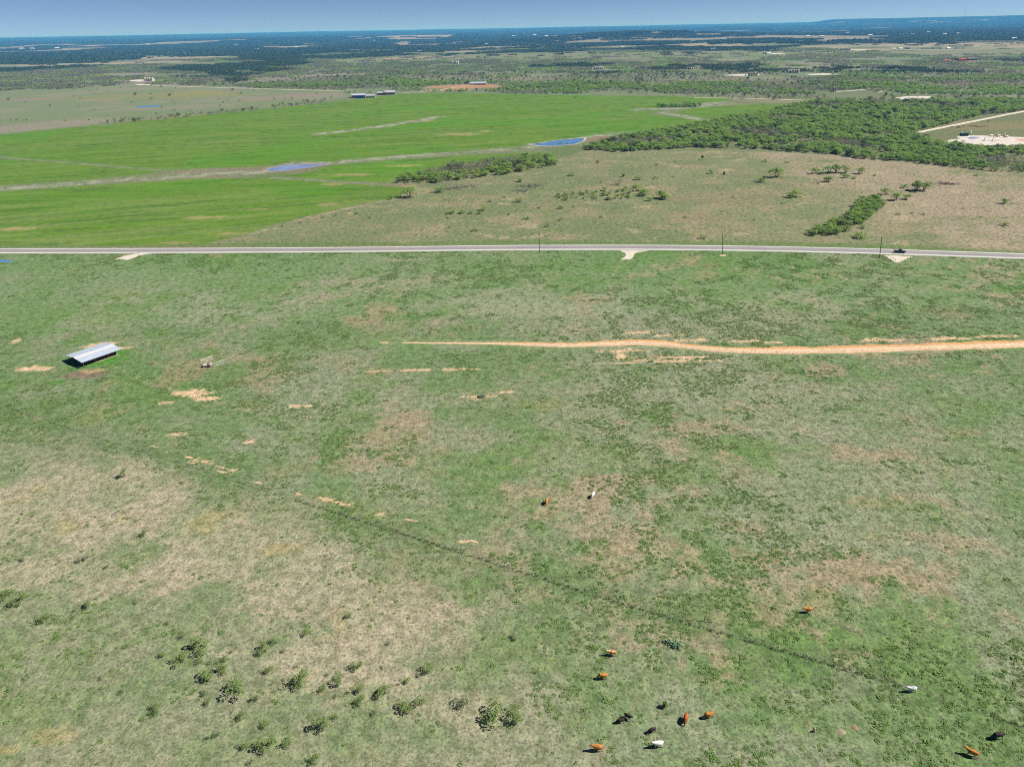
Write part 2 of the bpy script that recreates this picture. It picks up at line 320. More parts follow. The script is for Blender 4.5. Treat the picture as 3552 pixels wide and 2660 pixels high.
# ------------------------------------------------------------------ materials
def nmat(name):
    m = bpy.data.materials.new(name); m.use_nodes = True
    t = m.node_tree; b = t.nodes['Principled BSDF']; return m, t, b
def ND(t, kind, **kw):
    n = t.nodes.new(kind)
    for k, v in kw.items():
        if k in n.inputs.keys(): n.inputs[k].default_value = v
        else: setattr(n, k, v)
    return n
def ramp(t, fac, stops):
    r = t.nodes.new('ShaderNodeValToRGB'); e = r.color_ramp.elements
    while len(e) < len(stops): e.new(.5)
    for k, (p, c) in enumerate(stops):
        e[k].position = p; e[k].color = (*c, 1) if len(c) == 3 else c
    t.links.new(fac, r.inputs[0]); return r.outputs[0]
MATS = {}
def mat(name, col, rough=.8, var=.18, scale=1.5, metal=0.0, spec=.3, bump=0, col2=None):
    """one painted / mineral surface with noise in colour and relief"""
    if name in MATS: return MATS[name]
    m, t, b = nmat(name)
    tc = t.nodes.new('ShaderNodeTexCoord')
    nz = ND(t, 'ShaderNodeTexNoise', Scale=scale, Detail=5.0, Roughness=.65)
    t.links.new(tc.outputs['Object'], nz.inputs['Vector'])
    c2 = col2 or tuple(min(1, v * (1 + var)) for v in col)
    c1 = tuple(v * (1 - var) for v in col)
    out = ramp(t, nz.outputs['Fac'], [(.3, c1), (.52, col), (.72, c2)])
    t.links.new(out, b.inputs['Base Color'])
    b.inputs['Roughness'].default_value = rough; b.inputs['Metallic'].default_value = metal
    b.inputs['Specular IOR Level'].default_value = spec
    if bump:
        bp = ND(t, 'ShaderNodeBump', Strength=.5, Distance=bump)
        t.links.new(nz.outputs['Fac'], bp.inputs['Height']); t.links.new(bp.outputs[0], b.inputs['Normal'])
    MATS[name] = m; return m
def leafmat(name, stops, rough=.75, trans=.12, scale=1.2):
    if name in MATS: return MATS[name]
    m, t, b = nmat(name)
    oi = t.nodes.new('ShaderNodeObjectInfo'); tc = t.nodes.new('ShaderNodeTexCoord')
    nz = ND(t, 'ShaderNodeTexNoise', Scale=scale, Detail=3.0)
    t.links.new(tc.outputs['Object'], nz.inputs['Vector'])
    mx = ND(t, 'ShaderNodeMath', operation='MULTIPLY_ADD'); mx.inputs[1].default_value = .55
    sb = ND(t, 'ShaderNodeMath', operation='MULTIPLY_ADD'); sb.inputs[1].default_value = .9; sb.inputs[2].default_value = -.24
    t.links.new(nz.outputs['Fac'], sb.inputs[0])
    t.links.new(oi.outputs['Random'], mx.inputs[0]); t.links.new(sb.outputs[0], mx.inputs[2])
    out = ramp(t, mx.outputs[0], stops)
    t.links.new(out, b.inputs['Base Color']); b.inputs['Roughness'].default_value = rough
    b.inputs['Specular IOR Level'].default_value = .15
    if trans:
        tr = t.nodes.new('ShaderNodeBsdfTranslucent'); ms = ND(t, 'ShaderNodeMixShader', Fac=trans)
        t.links.new(out, tr.inputs[0]); t.links.new(b.outputs[0], ms.inputs[1]); t.links.new(tr.outputs[0], ms.inputs[2])
        t.links.new(ms.outputs[0], t.nodes['Material Output'].inputs[0])
    MATS[name] = m; return m

def ground_material():
    m, t, b = nmat('pasture_ground')
    at = ND(t, 'ShaderNodeAttribute', attribute_name='land')
    ax = ND(t, 'ShaderNodeAttribute', attribute_name='aux')     # r = mottle, g = wheat
    sep = t.nodes.new('ShaderNodeSeparateColor'); t.links.new(ax.outputs['Color'], sep.inputs[0])
    geo = t.nodes.new('ShaderNodeNewGeometry')
    def noise(sc, det, ro, rot=0, sy=1.0):
        mp = ND(t, 'ShaderNodeMapping'); mp.inputs['Rotation'].default_value = (0, 0, rot); mp.inputs['Scale'].default_value = (1, sy, 1)
        t.links.new(geo.outputs['Position'], mp.inputs[0])
        n = ND(t, 'ShaderNodeTexNoise', Scale=sc, Detail=det, Roughness=ro, noise_dimensions='2D'); t.links.new(mp.outputs[0], n.inputs['Vector']); return n.outputs['Fac']
    fine = noise(1.7, 4, .7); mid = noise(.38, 4, .65); stk = noise(.012, 5, .65, R(-20), 9.0)
    pale = noise(.9, 5, .75, R(30), .6)
    def mixrgb(bt, fac, a, c):
        mx = ND(t, 'ShaderNodeMix', data_type='RGBA', blend_type=bt)
        for s, v in ((0, fac), (6, a), (7, c)):
            if isinstance(v, (int, float)): mx.inputs[s].default_value = v
            elif isinstance(v, tuple): mx.inputs[s].default_value = (*v, 1)
            else: t.links.new(v, mx.inputs[s])
        return mx.outputs[2]
    def mul(a, v):
        n = ND(t, 'ShaderNodeMath', operation='MULTIPLY'); t.links.new(a, n.inputs[0])
        if isinstance(v, float): n.inputs[1].default_value = v
        else: t.links.new(v, n.inputs[1])
        return n.outputs[0]
    col = at.outputs['Color']
    f1 = ramp(t, fine, [(.30, (.64, .66, .62)), (.5, (1, 1, 1)), (.70, (1.32, 1.30, 1.28))])
    col = mixrgb('MULTIPLY', sep.outputs[0], col, f1)
    f2 = ramp(t, mid, [(.32, (.66, .72, .60)), (.5, (1, 1, 1)), (.68, (1.28, 1.24, 1.22))])
    col = mixrgb('MULTIPLY', sep.outputs[0], col, f2)
    pf = ramp(t, pale, [(.60, (0, 0, 0)), (.74, (1, 1, 1))])
    col = mixrgb('MIX', mul(mul(pf, sep.outputs[0]), .55), col, (.30, .27, .20))
    f3 = ramp(t, stk, [(.34, (.86, .90, .84)), (.5, (1, 1, 1)), (.66, (1.16, 1.08, 1.20))])
    col = mixrgb('MULTIPLY', sep.outputs[1], col, f3)
    t.links.new(col, b.inputs['Base Color'])
    b.inputs['Roughness'].default_value = .95; b.inputs['Specular IOR Level'].default_value = .05
    bp = ND(t, 'ShaderNodeBump', Strength=.55, Distance=.35); t.links.new(mid, bp.inputs['Height'])
    bp2 = ND(t, 'ShaderNodeBump', Strength=.6, Distance=.12); t.links.new(fine, bp2.inputs['Height']); t.links.new(bp.outputs[0], bp2.inputs['Normal'])
    t.links.new(bp2.outputs[0], b.inputs['Normal'])
    return m

# ------------------------------------------------------------------ mesh helpers
class MB:
    def __init__(s): s.v = []; s.f = []; s.m = []
    def add(s, vs_, fs_, mi=0):
        k = len(s.v); s.v += [tuple(p) for p in vs_]; s.f += [tuple(i + k for i in f) for f in fs_]; s.m += [mi] * len(fs_); return s
    def box(s, x0, x1, y0, y1, z0, z1, mi=0):
        return s.add([(x0,y0,z0),(x1,y0,z0),(x1,y1,z0),(x0,y1,z0),(x0,y0,z1),(x1,y0,z1),(x1,y1,z1),(x0,y1,z1)],
                     [(0,3,2,1),(4,5,6,7),(0,1,5,4),(1,2,6,5),(2,3,7,6),(3,0,4,7)], mi)
    def tube(s, a, b, r0, r1=None, n=6, cap=True, mi=0):
        a = np.array(a, float); b = np.array(b, float); r1 = r0 if r1 is None else r1
        d = b - a; d /= np.linalg.norm(d) + 1e-9
        u = np.cross(d, (0, 0, 1.0) if abs(d[2]) < .9 else (1.0, 0, 0)); u /= np.linalg.norm(u); w_ = np.cross(d, u)
        vs_ = []
        for p, r in ((a, r0), (b, r1)):
            for k in range(n):
                an = 2 * math.pi * k / n; vs_.append(p + r * (math.cos(an) * u + math.sin(an) * w_))
        fs_ = [(k, (k + 1) % n, n + (k + 1) % n, n + k) for k in range(n)]
        if cap: fs_ += [tuple(range(n))[::-1], tuple(range(n, 2 * n))]
        return s.add(vs_, fs_, mi)
    def lathe(s, prof, n=16, c=(0, 0), mi=0):
        vs_ = [(c[0] + r * math.cos(2 * math.pi * k / n), c[1] + r * math.sin(2 * math.pi * k / n), z) for r, z in prof for k in range(n)]
        fs_ = [(i * n + k, i * n + (k + 1) % n, (i + 1) * n + (k + 1) % n, (i + 1) * n + k) for i in range(len(prof) - 1) for k in range(n)]
        fs_ += [tuple(range(n))[::-1], tuple(range((len(prof) - 1) * n, len(prof) * n))]
        return s.add(vs_, fs_, mi)
    def mesh(s, name, mats, smooth=False):
        me = bpy.data.meshes.new(name); me.from_pydata(s.v, [], s.f)
        for m in (mats if isinstance(mats, (list, tuple)) else [mats]): me.materials.append(m)
        if any(s.m): me.polygons.foreach_set('material_index', s.m)
        if smooth: me.polygons.foreach_set('use_smooth', [True] * len(s.f))
        me.update(); return me
    def build(s, name, mats, parent=None, smooth=False, loc=None):
        return obj(name, s.mesh(name, mats, smooth), parent, loc)
def obj(name, me, parent=None, loc=None):
    o = bpy.data.objects.new(name, me); COL.objects.link(o)
    if parent is not None: o.parent = parent
    if loc is not None: o.location = loc
    return o
def thing(name, label, cat, loc=(0, 0, 0), rz=0, group=None, scale=1.0):
    o = bpy.data.objects.new(name, None); COL.objects.link(o)
    o.location = loc; o.rotation_euler = (0, 0, rz); o.scale = (scale,) * 3
    return tag(o, label, cat, group)
def tag(o, label, cat, group=None):
    o['label'] = label; o['category'] = cat
    if group: o['group'] = group
    return o
def struct(o): o['kind'] = 'structure'; return o
def dup(root, loc, rz, label=None, group=None, scale=None):
    r = root.copy(); COL.objects.link(r); r.location = loc; r.rotation_euler = (0, 0, rz)
    if scale is not None: r.scale = (scale,) * 3 if isinstance(scale, (int, float)) else scale
    if label: r['label'] = label
    if group: r['group'] = group
    for ch in list(root.children):
        c = ch.copy(); COL.objects.link(c); c.parent = r
        for g in list(ch.children):
            d = g.copy(); COL.objects.link(d); d.parent = c
    return r
def npmesh(name, V, Fq, mats, smooth=False, nv=4):
    me = bpy.data.meshes.new(name)
    V = np.asarray(V, np.float32); Fq = np.asarray(Fq, np.int32)
    me.vertices.add(len(V)); me.vertices.foreach_set('co', V.ravel())
    me.loops.add(Fq.size); me.loops.foreach_set('vertex_index', Fq.ravel())
    me.polygons.add(len(Fq)); me.polygons.foreach_set('loop_start', np.arange(0, Fq.size, nv, dtype=np.int32))
    me.polygons.foreach_set('loop_total', np.full(len(Fq), nv, np.int32))
    if smooth: me.polygons.foreach_set('use_smooth', np.ones(len(Fq), bool))
    for m in (mats if isinstance(mats, (list, tuple)) else [mats]): me.materials.append(m)
    me.update(calc_edges=True); me.validate(); return me

# ------------------------------------------------------------------ ground sheet
def row_steps():
    ys = [-320.0]
    while ys[-1] < 46000:
        y = ys[-1]; ys.append(y + (12 if y < 40 else max(.8, .0068 * math.hypot(y, 60))))
    return np.array(ys)
ys = row_steps(); NC = 470
us = np.linspace(-1, 1, NC); us = us * (.72 + .28 * us ** 2)
hw = np.maximum(330, 1.05 * np.abs(ys) + 110)
GX = us[None, :] * hw[:, None]; GY = np.repeat(ys[:, None], NC, 1)
gx, gy = GX.ravel(), GY.ravel(); gz = terr(gx, gy)
idx = np.arange(len(ys) * NC).reshape(len(ys), NC)
quads = np.stack([idx[:-1, :-1], idx[:-1, 1:], idx[1:, 1:], idx[1:, :-1]], -1).reshape(-1, 4)
gme = npmesh('ground', np.stack([gx, gy, gz], 1), quads, ground_material(), True)
lc, lm_, lw, _ = land(gx, gy)
a = gme.attributes.new('land', 'FLOAT_COLOR', 'POINT'); a.data.foreach_set('color', np.concatenate([lc, np.ones((len(lc), 1))], 1).astype(np.float32).ravel())
a = gme.attributes.new('aux', 'FLOAT_COLOR', 'POINT'); a.data.foreach_set('color', np.stack([lm_, lw, lw * 0, lw * 0 + 1], 1).astype(np.float32).ravel())
ground = struct(obj('ground', gme))

# ------------------------------------------------------------------ roads, tracks, pads, ponds, berm
def smooth_line(pts, step):
    p = np.array(pts, float); n = len(p)
    q = np.vstack([2 * p[0] - p[1], p, 2 * p[-1] - p[-2]]); out = []
    for i in range(n - 1):
        a_, b_, c_, d_ = q[i:i + 4]; m = max(2, int(np.linalg.norm(c_ - b_) / step))
        for k in range(m):
            t = k / m
            out.append(.5 * ((2 * b_) + (-a_ + c_) * t + (2 * a_ - 5 * b_ + 4 * c_ - d_) * t * t + (-a_ + 3 * b_ - 3 * c_ + d_) * t ** 3))
    out.append(p[-1]); return np.array(out)
def normals(L):
    d = np.gradient(L, axis=0); d /= np.linalg.norm(d, axis=1)[:, None] + 1e-9
    return np.stack([-d[:, 1], d[:, 0]], 1)
def ribbon(name, L, offs, z, mats, parent=None, jit=0, seed=0):
    N = normals(L); n = len(L); k = len(offs); V = []
    for i, o_ in enumerate(offs):
        off = np.full(n, float(o_))
        if jit and i in (0, k - 1): off = off + np.sign(o_) * jit * 2 * (fbm(L[:, 0] + i * 400, L[:, 1], 4, seed, 3, .6) - .5)
        p = L + N * off[:, None]; zz = z[i] if isinstance(z, (list, tuple)) else z
        V.append(np.column_stack([p, terr(p[:, 0], p[:, 1]) + zz]))
    V = np.array(V); ii = np.arange(n * k).reshape(k, n)
    Q = np.stack([ii[1:, :-1], ii[1:, 1:], ii[:-1, 1:], ii[:-1, :-1]], -1)
    me = npmesh(name, V.reshape(-1, 3), Q.reshape(-1, 4), mats, True)
    return obj(name, me, parent), Q.shape
def sheet(name, poly, z, m, rag=.5, step=2.5, seed=0, parent=None):
    P_ = []
    n = len(poly)
    for i in range(n):
        a_, b_ = np.array(poly[i]), np.array(poly[(i + 1) % n]); L = np.linalg.norm(b_ - a_); k = max(1, int(L / step))
        nn = np.array([-(b_ - a_)[1], (b_ - a_)[0]]) / (L + 1e-9)
        for j in range(k):
            p = a_ + (b_ - a_) * j / k
            P_.append(p + nn * rag * 2 * (fbm(np.array([p[0]]), np.array([p[1]]), step * 2.2, seed, 3)[0] - .5))
    bm = bmesh.new(); vs_ = [bm.verts.new((p[0], p[1], float(terr(p[0], p[1])) + z)) for p in P_]
    f = bm.faces.new(vs_); f.normal_update()
    if f.normal.z < 0: f.normal_flip()
    bmesh.ops.triangulate(bm, faces=bm.faces[:])
    me = bpy.data.meshes.new(name); bm.to_mesh(me); bm.free(); me.materials.append(m)
    return obj(name, me, parent)

caliche = mat('caliche', (.52, .47, .40), .95, .16, .35, bump=.05)
gravel = mat('pad_gravel', (.50, .46, .42), .95, .2, .12, bump=.05)
def asphalt():
    m, t, b = nmat('worn_asphalt')
    at = ND(t, 'ShaderNodeAttribute', attribute_name='across')
    g = t.nodes.new('ShaderNodeNewGeometry')
    nz = ND(t, 'ShaderNodeTexNoise', Scale=.25, Detail=6.0, Roughness=.7); mp = ND(t, 'ShaderNodeMapping'); mp.inputs['Scale'].default_value = (.12, 1.6, 1)
    t.links.new(g.outputs['Position'], mp.inputs[0]); t.links.new(mp.outputs[0], nz.inputs['Vector'])
    S = (.52, .50, .48); L = (.30, .29, .30); D = (.145, .14, .165); M = (.22, .21, .235)
    # shoulder | lane with two worn wheel paths | centre | lane | shoulder
    base = ramp(t, at.outputs['Fac'], [(0, S), (.165, S), (.18, L), (.25, M), (.285, D), (.33, L), (.41, D), (.46, M), (.50, L), (.55, M), (.60, D), (.66, L), (.73, D), (.78, M), (.815, L), (.83, S), (1, S)])
    v = ramp(t, nz.outputs['Fac'], [(.3, (.82, .82, .82)), (.7, (1.14, 1.14, 1.14))])
    mx = ND(t, 'ShaderNodeMix', data_type='RGBA', blend_type='MULTIPLY'); mx.inputs[0].default_value = 1
    t.links.new(base, mx.inputs[6]); t.links.new(v, mx.inputs[7]); t.links.new(mx.outputs[2], b.inputs['Base Color'])
    b.inputs['Roughness'].default_value = .85; b.inputs['Specular IOR Level'].default_value = .25
    return m
ROADL = smooth_line(GP([(-120,542.6),(0,542),(338,541.5),(747,539.3),(1000,536.3),(1161,534.8),(1432,534.8),(1660,537.6),(1891,543),(2212,553.5),(2360,558.5)]), 6)
offs = np.linspace(-5.4, 5.4, 25)
rd, shp = ribbon('highway', ROADL, list(offs), [0.02 if abs(o_) > 5.2 else .10 + .03 * (1 - abs(o_) / 5.4) for o_ in offs], asphalt())
acr = np.repeat((offs + 5.4) / 10.8, len(ROADL)).astype(np.float32)
rd.data.attributes.new('across', 'FLOAT', 'POINT').data.foreach_set('value', acr); struct(rd)
for nm, o_, wd, c in (('edge_line', -3.5, .13, (.75, .74, .70)), ('edge_line', 3.5, .13, (.75, .74, .70)), ('centre_line', .12, .11, (.62, .45, .08)), ('centre_line', -.12, .11, (.62, .45, .08))):
    ribbon(nm, ROADL, [o_ - wd / 2, o_ + wd / 2], .134, mat(nm + '_paint', c, .7, .1, .6), rd)
for nm, pl in (('driveway', [(1908,551),(1973,554),(1957,560),(1946,566),(1940,567.5),(1930,565),(1921,559)]),
               ('driveway', [(1338,541.5),(1402,541.5),(1372,547),(1367,557),(1360,561),(1341,560.5),(1352,553),(1352,547)]),
               ('driveway', [(300,547),(338,547),(318,549),(301,552),(290,557),(275,562),(262,560),(248,561),(255,557),(272,552),(286,549)])):
    struct(sheet(nm, GP(pl), .012, caliche, .35, 1.6))
struct(ribbon('lease_track', smooth_line(GP([(1968,291),(2000,283),(2060,271),(2130,257),(2212,241),(2330,222)]), 8), [-3.4, 0, 3.4], [.02, .08, .02], caliche, None, .6)[0])
struct(ribbon('lease_track', smooth_line(GP([(330,185),(450,189),(560,192),(700,196),(760,195)]), 20), [-3.2, 0, 3.2], [.06, .14, .06], caliche, None, .4)[0])
struct(ribbon('lease_track', smooth_line(GP([(872,201),(930,197),(980,190),(1030,184),(1060,181)]), 15), [-4, 0, 4], [.06, .14, .06], mat('tan_dirt', (.44, .33, .22), .95, .15, .2), None, .4)[0])
struct(ribbon('lease_track', smooth_line(GP([(1500,212),(1570,212.5),(1640,214),(1735,217)]), 15), [-3, 0, 3], [.06, .14, .06], caliche, None, .4)[0])
struct(ribbon('lease_track', smooth_line(GP([(1800,199),(1850,195.5),(1880,192.5),(1905,192)]), 15), [-3.4, 0, 3.4], [.06, .14, .06], caliche, None, .4)[0])
struct(ribbon('lease_track', smooth_line(GP([(1895,200),(1915,196),(1925,193)]), 15), [-3, 0, 3], [.06, .14, .06], caliche, None, .4)[0])
PADS = [[(2030,308),(2055,302),(2076,300),(2066,297),(2072,293.5),(2110,293),(2180,295.5),(2300,300),(2300,319),(2190,316),(2110,313),(2050,310)],
        [(1935,211.5),(1960,208),(2010,208.5),(2014,213),(1990,217),(1955,217.5),(1940,214)], [(278,174),(300,172.5),(335,172.5),(333,176),(300,177),(284,176)],
        [(290,182),(320,182),(325,184.5),(300,184.5)], [(1563,162.5),(1600,161),(1640,160.5),(1640,163.5),(1600,164.5),(1570,164.5)],
        [(1738,160.5),(1780,159.2),(1825,161),(1800,162.5),(1750,162.5)], [(1655,115.3),(1690,115),(1698,116.5),(1670,117.2)], [(1835,108),(1880,107.5),(1884,109),(1850,109.6)]]
for k, pl in enumerate(PADS):
    struct(sheet('gravel_pad', GP(pl), .03 if k < 2 else .08, gravel, .8 if k < 2 else 1.5, 5 if k < 2 else 14, k))
struct(sheet('gravel_pad', GP([(2188,301),(2240,299),(2300,301),(2300,306),(2215,307)]), .04, mat('red_gravel', (.46, .25, .18), .95, .15, .2), .5, 5))

def water(name, col, rough=.06):
    m, t, b = nmat(name); g = t.nodes.new('ShaderNodeNewGeometry')
    nz = ND(t, 'ShaderNodeTexNoise', Scale=1.3, Detail=4.0); t.links.new(g.outputs['Position'], nz.inputs['Vector'])
    bp = ND(t, 'ShaderNodeBump', Strength=.25, Distance=.05); t.links.new(nz.outputs['Fac'], bp.inputs['Height']); t.links.new(bp.outputs[0], b.inputs['Normal'])
    n2 = ND(t, 'ShaderNodeTexNoise', Scale=.06, Detail=3.0); t.links.new(g.outputs['Position'], n2.inputs['Vector'])
    t.links.new(ramp(t, n2.outputs['Fac'], [(.3, tuple(v * .8 for v in col)), (.7, tuple(v * 1.25 for v in col))]), b.inputs['Base Color'])
    b.inputs['Roughness'].default_value = rough; b.inputs['IOR'].default_value = 1.33; return m
W1 = water('silty_pond_water', (.20, .24, .40)); W2 = water('pond_water', (.085, .19, .36)); W3 = water('shallow_pond_water', (.25, .21, .23))
POND1 = [(572,367),(590,361.5),(610,358),(640,355.5),(680,354.5),(707,353.5),(700,357),(668,362.5),(640,366),(610,369.5),(585,371)]
POND2 = [(1145,311.5),(1172,309),(1190,305),(1230,300.5),(1262,298.5),(1259,305),(1240,312),(1215,314),(1185,315.5),(1165,315)]
bank = mat('pond_bank_mud', (.30, .22, .15), .95, .3, .25); bank2 = mat('pond_bank_pale', (.40, .34, .25), .95, .3, .3)
def grow(pl, k):
    p = GP(pl); c = p.mean(0); return c + (p - c) * k
struct(sheet('pond_bank', grow(POND1, 1.10), .010, bank, 1.2, 3, 3)); struct(sheet('pond', GP(POND1), .022, W1, .7, 3, 4))
struct(sheet('pond_bank', grow(POND2, 1.12), .010, bank2, 1.6, 3, 5)); struct(sheet('pond', GP(POND2), .022, W2, 1.0, 3, 6))
struct(sheet('pond_bank', GP([(1262,303),(1278,299),(1310,293),(1318,297),(1290,303),(1262,308)]), .014, mat('marsh_mud', (.19, .13, .085), .95, .4, .3), 2, 3, 7))
struct(sheet('pond', GP([(290,231),(330,228),(352,228),(340,231),(300,233)]), .05, W2, 1, 5, 8))
struct(sheet('pond', GP([(-40,562),(0,561),(22,562.5),(30,565),(18,567),(-40,567)]), .02, W2, .5, 1.5, 9))
struct(sheet('pond', GP([(2130,744),(2160,738),(2212,733),(2330,724),(2330,737),(2212,741),(2150,745)]), .02, W3, .4, 1.5, 10))
struct(sheet('pond', GP([(2089,299),(2098,296),(2112,296.5),(2114,298.5),(2104,300.5),(2092,300.5)]), .045, W1, .4, 2, 11))

def soil_mat():
    m, t, b = nmat('orange_soil'); g = t.nodes.new('ShaderNodeNewGeometry')
    at = ND(t, 'ShaderNodeAttribute', attribute_name='across')
    nz = ND(t, 'ShaderNodeTexNoise', Scale=.55, Detail=6.0, Roughness=.7); t.links.new(g.outputs['Position'], nz.inputs['Vector'])
    c1 = ramp(t, nz.outputs['Fac'], [(.3, (.48, .33, .20)), (.5, (.57, .43, .29)), (.72, (.65, .53, .40))])  # paler crest: light falling on top is put into the soil colour
    c2 = ramp(t, nz.outputs['Fac'], [(.34, (.16, .19, .07)), (.44, (.48, .255, .105)), (.7, (.56, .36, .19))])
    mx = ND(t, 'ShaderNodeMix', data_type='RGBA'); t.links.new(at.outputs['Fac'], mx.inputs[0]); t.links.new(c1, mx.inputs[6]); t.links.new(c2, mx.inputs[7])
    n3 = ND(t, 'ShaderNodeTexNoise', Scale=2.2, Detail=5.0, Roughness=.75); t.links.new(g.outputs['Position'], n3.inputs['Vector'])
    v3 = ramp(t, n3.outputs['Fac'], [(.32, (.62, .60, .55)), (.5, (1, 1, 1)), (.68, (1.22, 1.22, 1.25))])
    m3 = ND(t, 'ShaderNodeMix', data_type='RGBA', blend_type='MULTIPLY'); m3.inputs[0].default_value = .9; t.links.new(mx.outputs[2], m3.inputs[6]); t.links.new(v3, m3.inputs[7])
    t.links.new(m3.outputs[2], b.inputs['Base Color']); b.inputs['Roughness'].default_value = .95; b.inputs['Specular IOR Level'].default_value = .1
    bp = ND(t, 'ShaderNodeBump', Strength=.6, Distance=.25); t.links.new(nz.outputs['Fac'], bp.inputs['Height']); t.links.new(bp.outputs[0], b.inputs['Normal']); return m
BERML = smooth_line(GP([(820,740.5),(870,740.5),(960,741.5),(1100,743),(1210,746.5),(1300,744),(1370,741.5),(1430,744),(1480,750),(1560,757),(1640,759),(1760,758.5),(1900,755),(2050,750),(2212,745),(2360,739)]), 2.5)
nB = len(BERML); Nb = normals(BERML)
tt = np.linspace(0, 1, nB); wmul = (.18 + .52 * sstep(0, .42, tt) + .12 * sstep(.42, .6, tt)) * (.85 + .45 * (fbm(tt * 40, tt * 0, 1, 77, 3) - .3)); wmul[-1] = .8
prof = [(-6.4, 0, 1), (-4.4, .12, 1), (-2.4, .62, 1), (-1.2, 1.0, .7), (.4, 1.05, .05), (1.6, .85, 0), (2.8, .1, .3), (3.4, -.05, .8)]
V = []; A = []
for i, (o_, z_, s_) in enumerate(prof):
    jit = (fbm(BERML[:, 0] + i * 300, BERML[:, 1], 5, 7 + i, 4, .6) - .5)
    off = -o_ * wmul + (jit * (3.4 if i < 2 else 1.3)) * (1 if i in (0, 1, 7) else .4) * np.minimum(1, wmul * 1.6)
    zz = np.maximum(z_ * wmul + jit * .22 * (z_ > .2), -.05) + (-.04 if i in (0, 7) else 0)
    zz = zz - .9 * sstep(.42, .56, fbm(BERML[:, 0], BERML[:, 1], 7, 301, 3)) * (1 - sstep(.015, .05, tt))
    p = BERML - Nb * off[:, None] * -1
    V.append(np.column_stack([p, zz])); A.append(np.full(nB, s_))
V = np.array(V)[::-1] if False else np.array(V)
ii = np.arange(nB * len(prof)).reshape(len(prof), nB)
Q = np.stack([ii[:-1, :-1], ii[:-1, 1:], ii[1:, 1:], ii[1:, :-1]], -1).reshape(-1, 4)
bme = npmesh('dirt_berm', V.reshape(-1, 3), Q, soil_mat(), True)
bme.attributes.new('across', 'FLOAT', 'POINT').data.foreach_set('value', np.concatenate(A).astype(np.float32))
struct(obj('dirt_berm', bme))

#--VEG--
# ------------------------------------------------------------------ vegetation
def leaf_quads(P_, size, rg, up=.9, aspect=.7):
    n = len(P_); nrm = rg.normal(size=(n, 3)); nrm[:, 2] = np.abs(nrm[:, 2]) + up; nrm /= np.linalg.norm(nrm, axis=1)[:, None]
    u = np.cross(nrm, rg.normal(size=(n, 3))); u /= np.linalg.norm(u, axis=1)[:, None] + 1e-9; v = np.cross(nrm, u)
    s = (size * rg.uniform(.6, 1.35, n))[:, None] / 2
    V = np.stack([P_ - u * s - v * s * aspect * .5, P_ + u * s * .3 - v * s * aspect, P_ + u * s + v * s * aspect * .4, P_ - u * s * .2 + v * s * aspect], 1).reshape(-1, 3)
    return V, np.arange(4 * n).reshape(n, 4)
def lobes(rg, n, spread, h0, h1, rmin, rmax):
    a_ = rg.uniform(0, 2 * math.pi, n) + np.arange(n) * 2.4; q = spread * np.sqrt(rg.uniform(0.02, 1, n))
    r_ = rg.uniform(rmin, rmax, n)
    return np.column_stack([q * np.cos(a_), q * np.sin(a_), rg.uniform(h0, h1, n) * (1 - .25 * (q / max(spread, .01)) ** 2)]), r_
def cloud(rg, C, r_, per, flat=.7):
    out = []
    for c, r0 in zip(C, r_):
        k = max(4, int(per * rg.uniform(.7, 1.3)))
        d = rg.normal(size=(k, 3)); d[:, 2] = np.where(rg.uniform(size=k) < .62, np.abs(d[:, 2]), d[:, 2]); d /= np.linalg.norm(d, axis=1)[:, None]
        q = r0 * rg.uniform(.62, 1.06, k)
        p = c + d * q[:, None] * np.array([1, 1, flat]); out.append(p)
    p = np.concatenate(out); p[:, 2] = np.maximum(p[:, 2], .06); return p
def stems(rg, C, r0, base=.15, n=5):
    mb = MB()
    for k, c in enumerate(C):
        b0 = np.array([rg.uniform(-base, base), rg.uniform(-base, base), -.12]); m = b0 * .45 + c * .55 + rg.normal(size=3) * .12 * np.linalg.norm(c) * .5
        m[2] = c[2] * .5
        mb.tube(b0, m, r0, r0 * .6, n, False); mb.tube(m, c, r0 * .6, r0 * .22, n, False)
    return mb
LEAF = leafmat('mesquite_leaf', [(0, (.165, .245, .070)), (.35, (.240, .375, .088)), (.7, (.295, .435, .105)), (1, (.315, .420, .155))], trans=.5)
LEAF_D = leafmat('oak_leaf', [(0, (.040, .065, .030)), (.5, (.060, .095, .040)), (1, (.085, .125, .050))], trans=.2)
LEAF_G = leafmat('grey_brush_leaf', [(0, (.165, .175, .115)), (.5, (.225, .238, .155)), (1, (.270, .265, .195))], trans=.45)
LEAF_P = leafmat('plum_thicket_twig', [(0, (.130, .090, .110)), (.5, (.190, .140, .160)), (1, (.230, .185, .180))], trans=.1)
LEAF_B = leafmat('feathery_leaf', [(0, (.210, .285, .105)), (.5, (.265, .365, .125)), (1, (.310, .400, .160))], trans=.55, scale=2.0)
LEAF_BD = leafmat('dull_leaf', [(0, (.150, .180, .100)), (.5, (.195, .225, .125)), (1, (.235, .255, .155))], trans=.4, scale=2.0)
LEAF_C = leafmat('cedar_leaf', [(0, (.070, .170, .025)), (.5, (.120, .260, .035)), (1, (.170, .300, .060))], trans=.35)
BARK = mat('bark', (.17, .135, .105), .95, .35, 4.0)
def tree_meshes(seed, n=7, spread=2.3, h=(2.2, 4.0), lr=(1.1, 1.8), per=72, size=.5, leaf=LEAF, tr=.12, flat=.7, up=1.7):
    rg = np.random.default_rng(seed); C, r_ = lobes(rg, n, spread, h[0], h[1], *lr)
    V, Fq = leaf_quads(cloud(rg, C, r_, per, flat), size, rg, up)
    return npmesh('crown', V, Fq, leaf), stems(rg, C, tr).mesh('trunk', BARK)
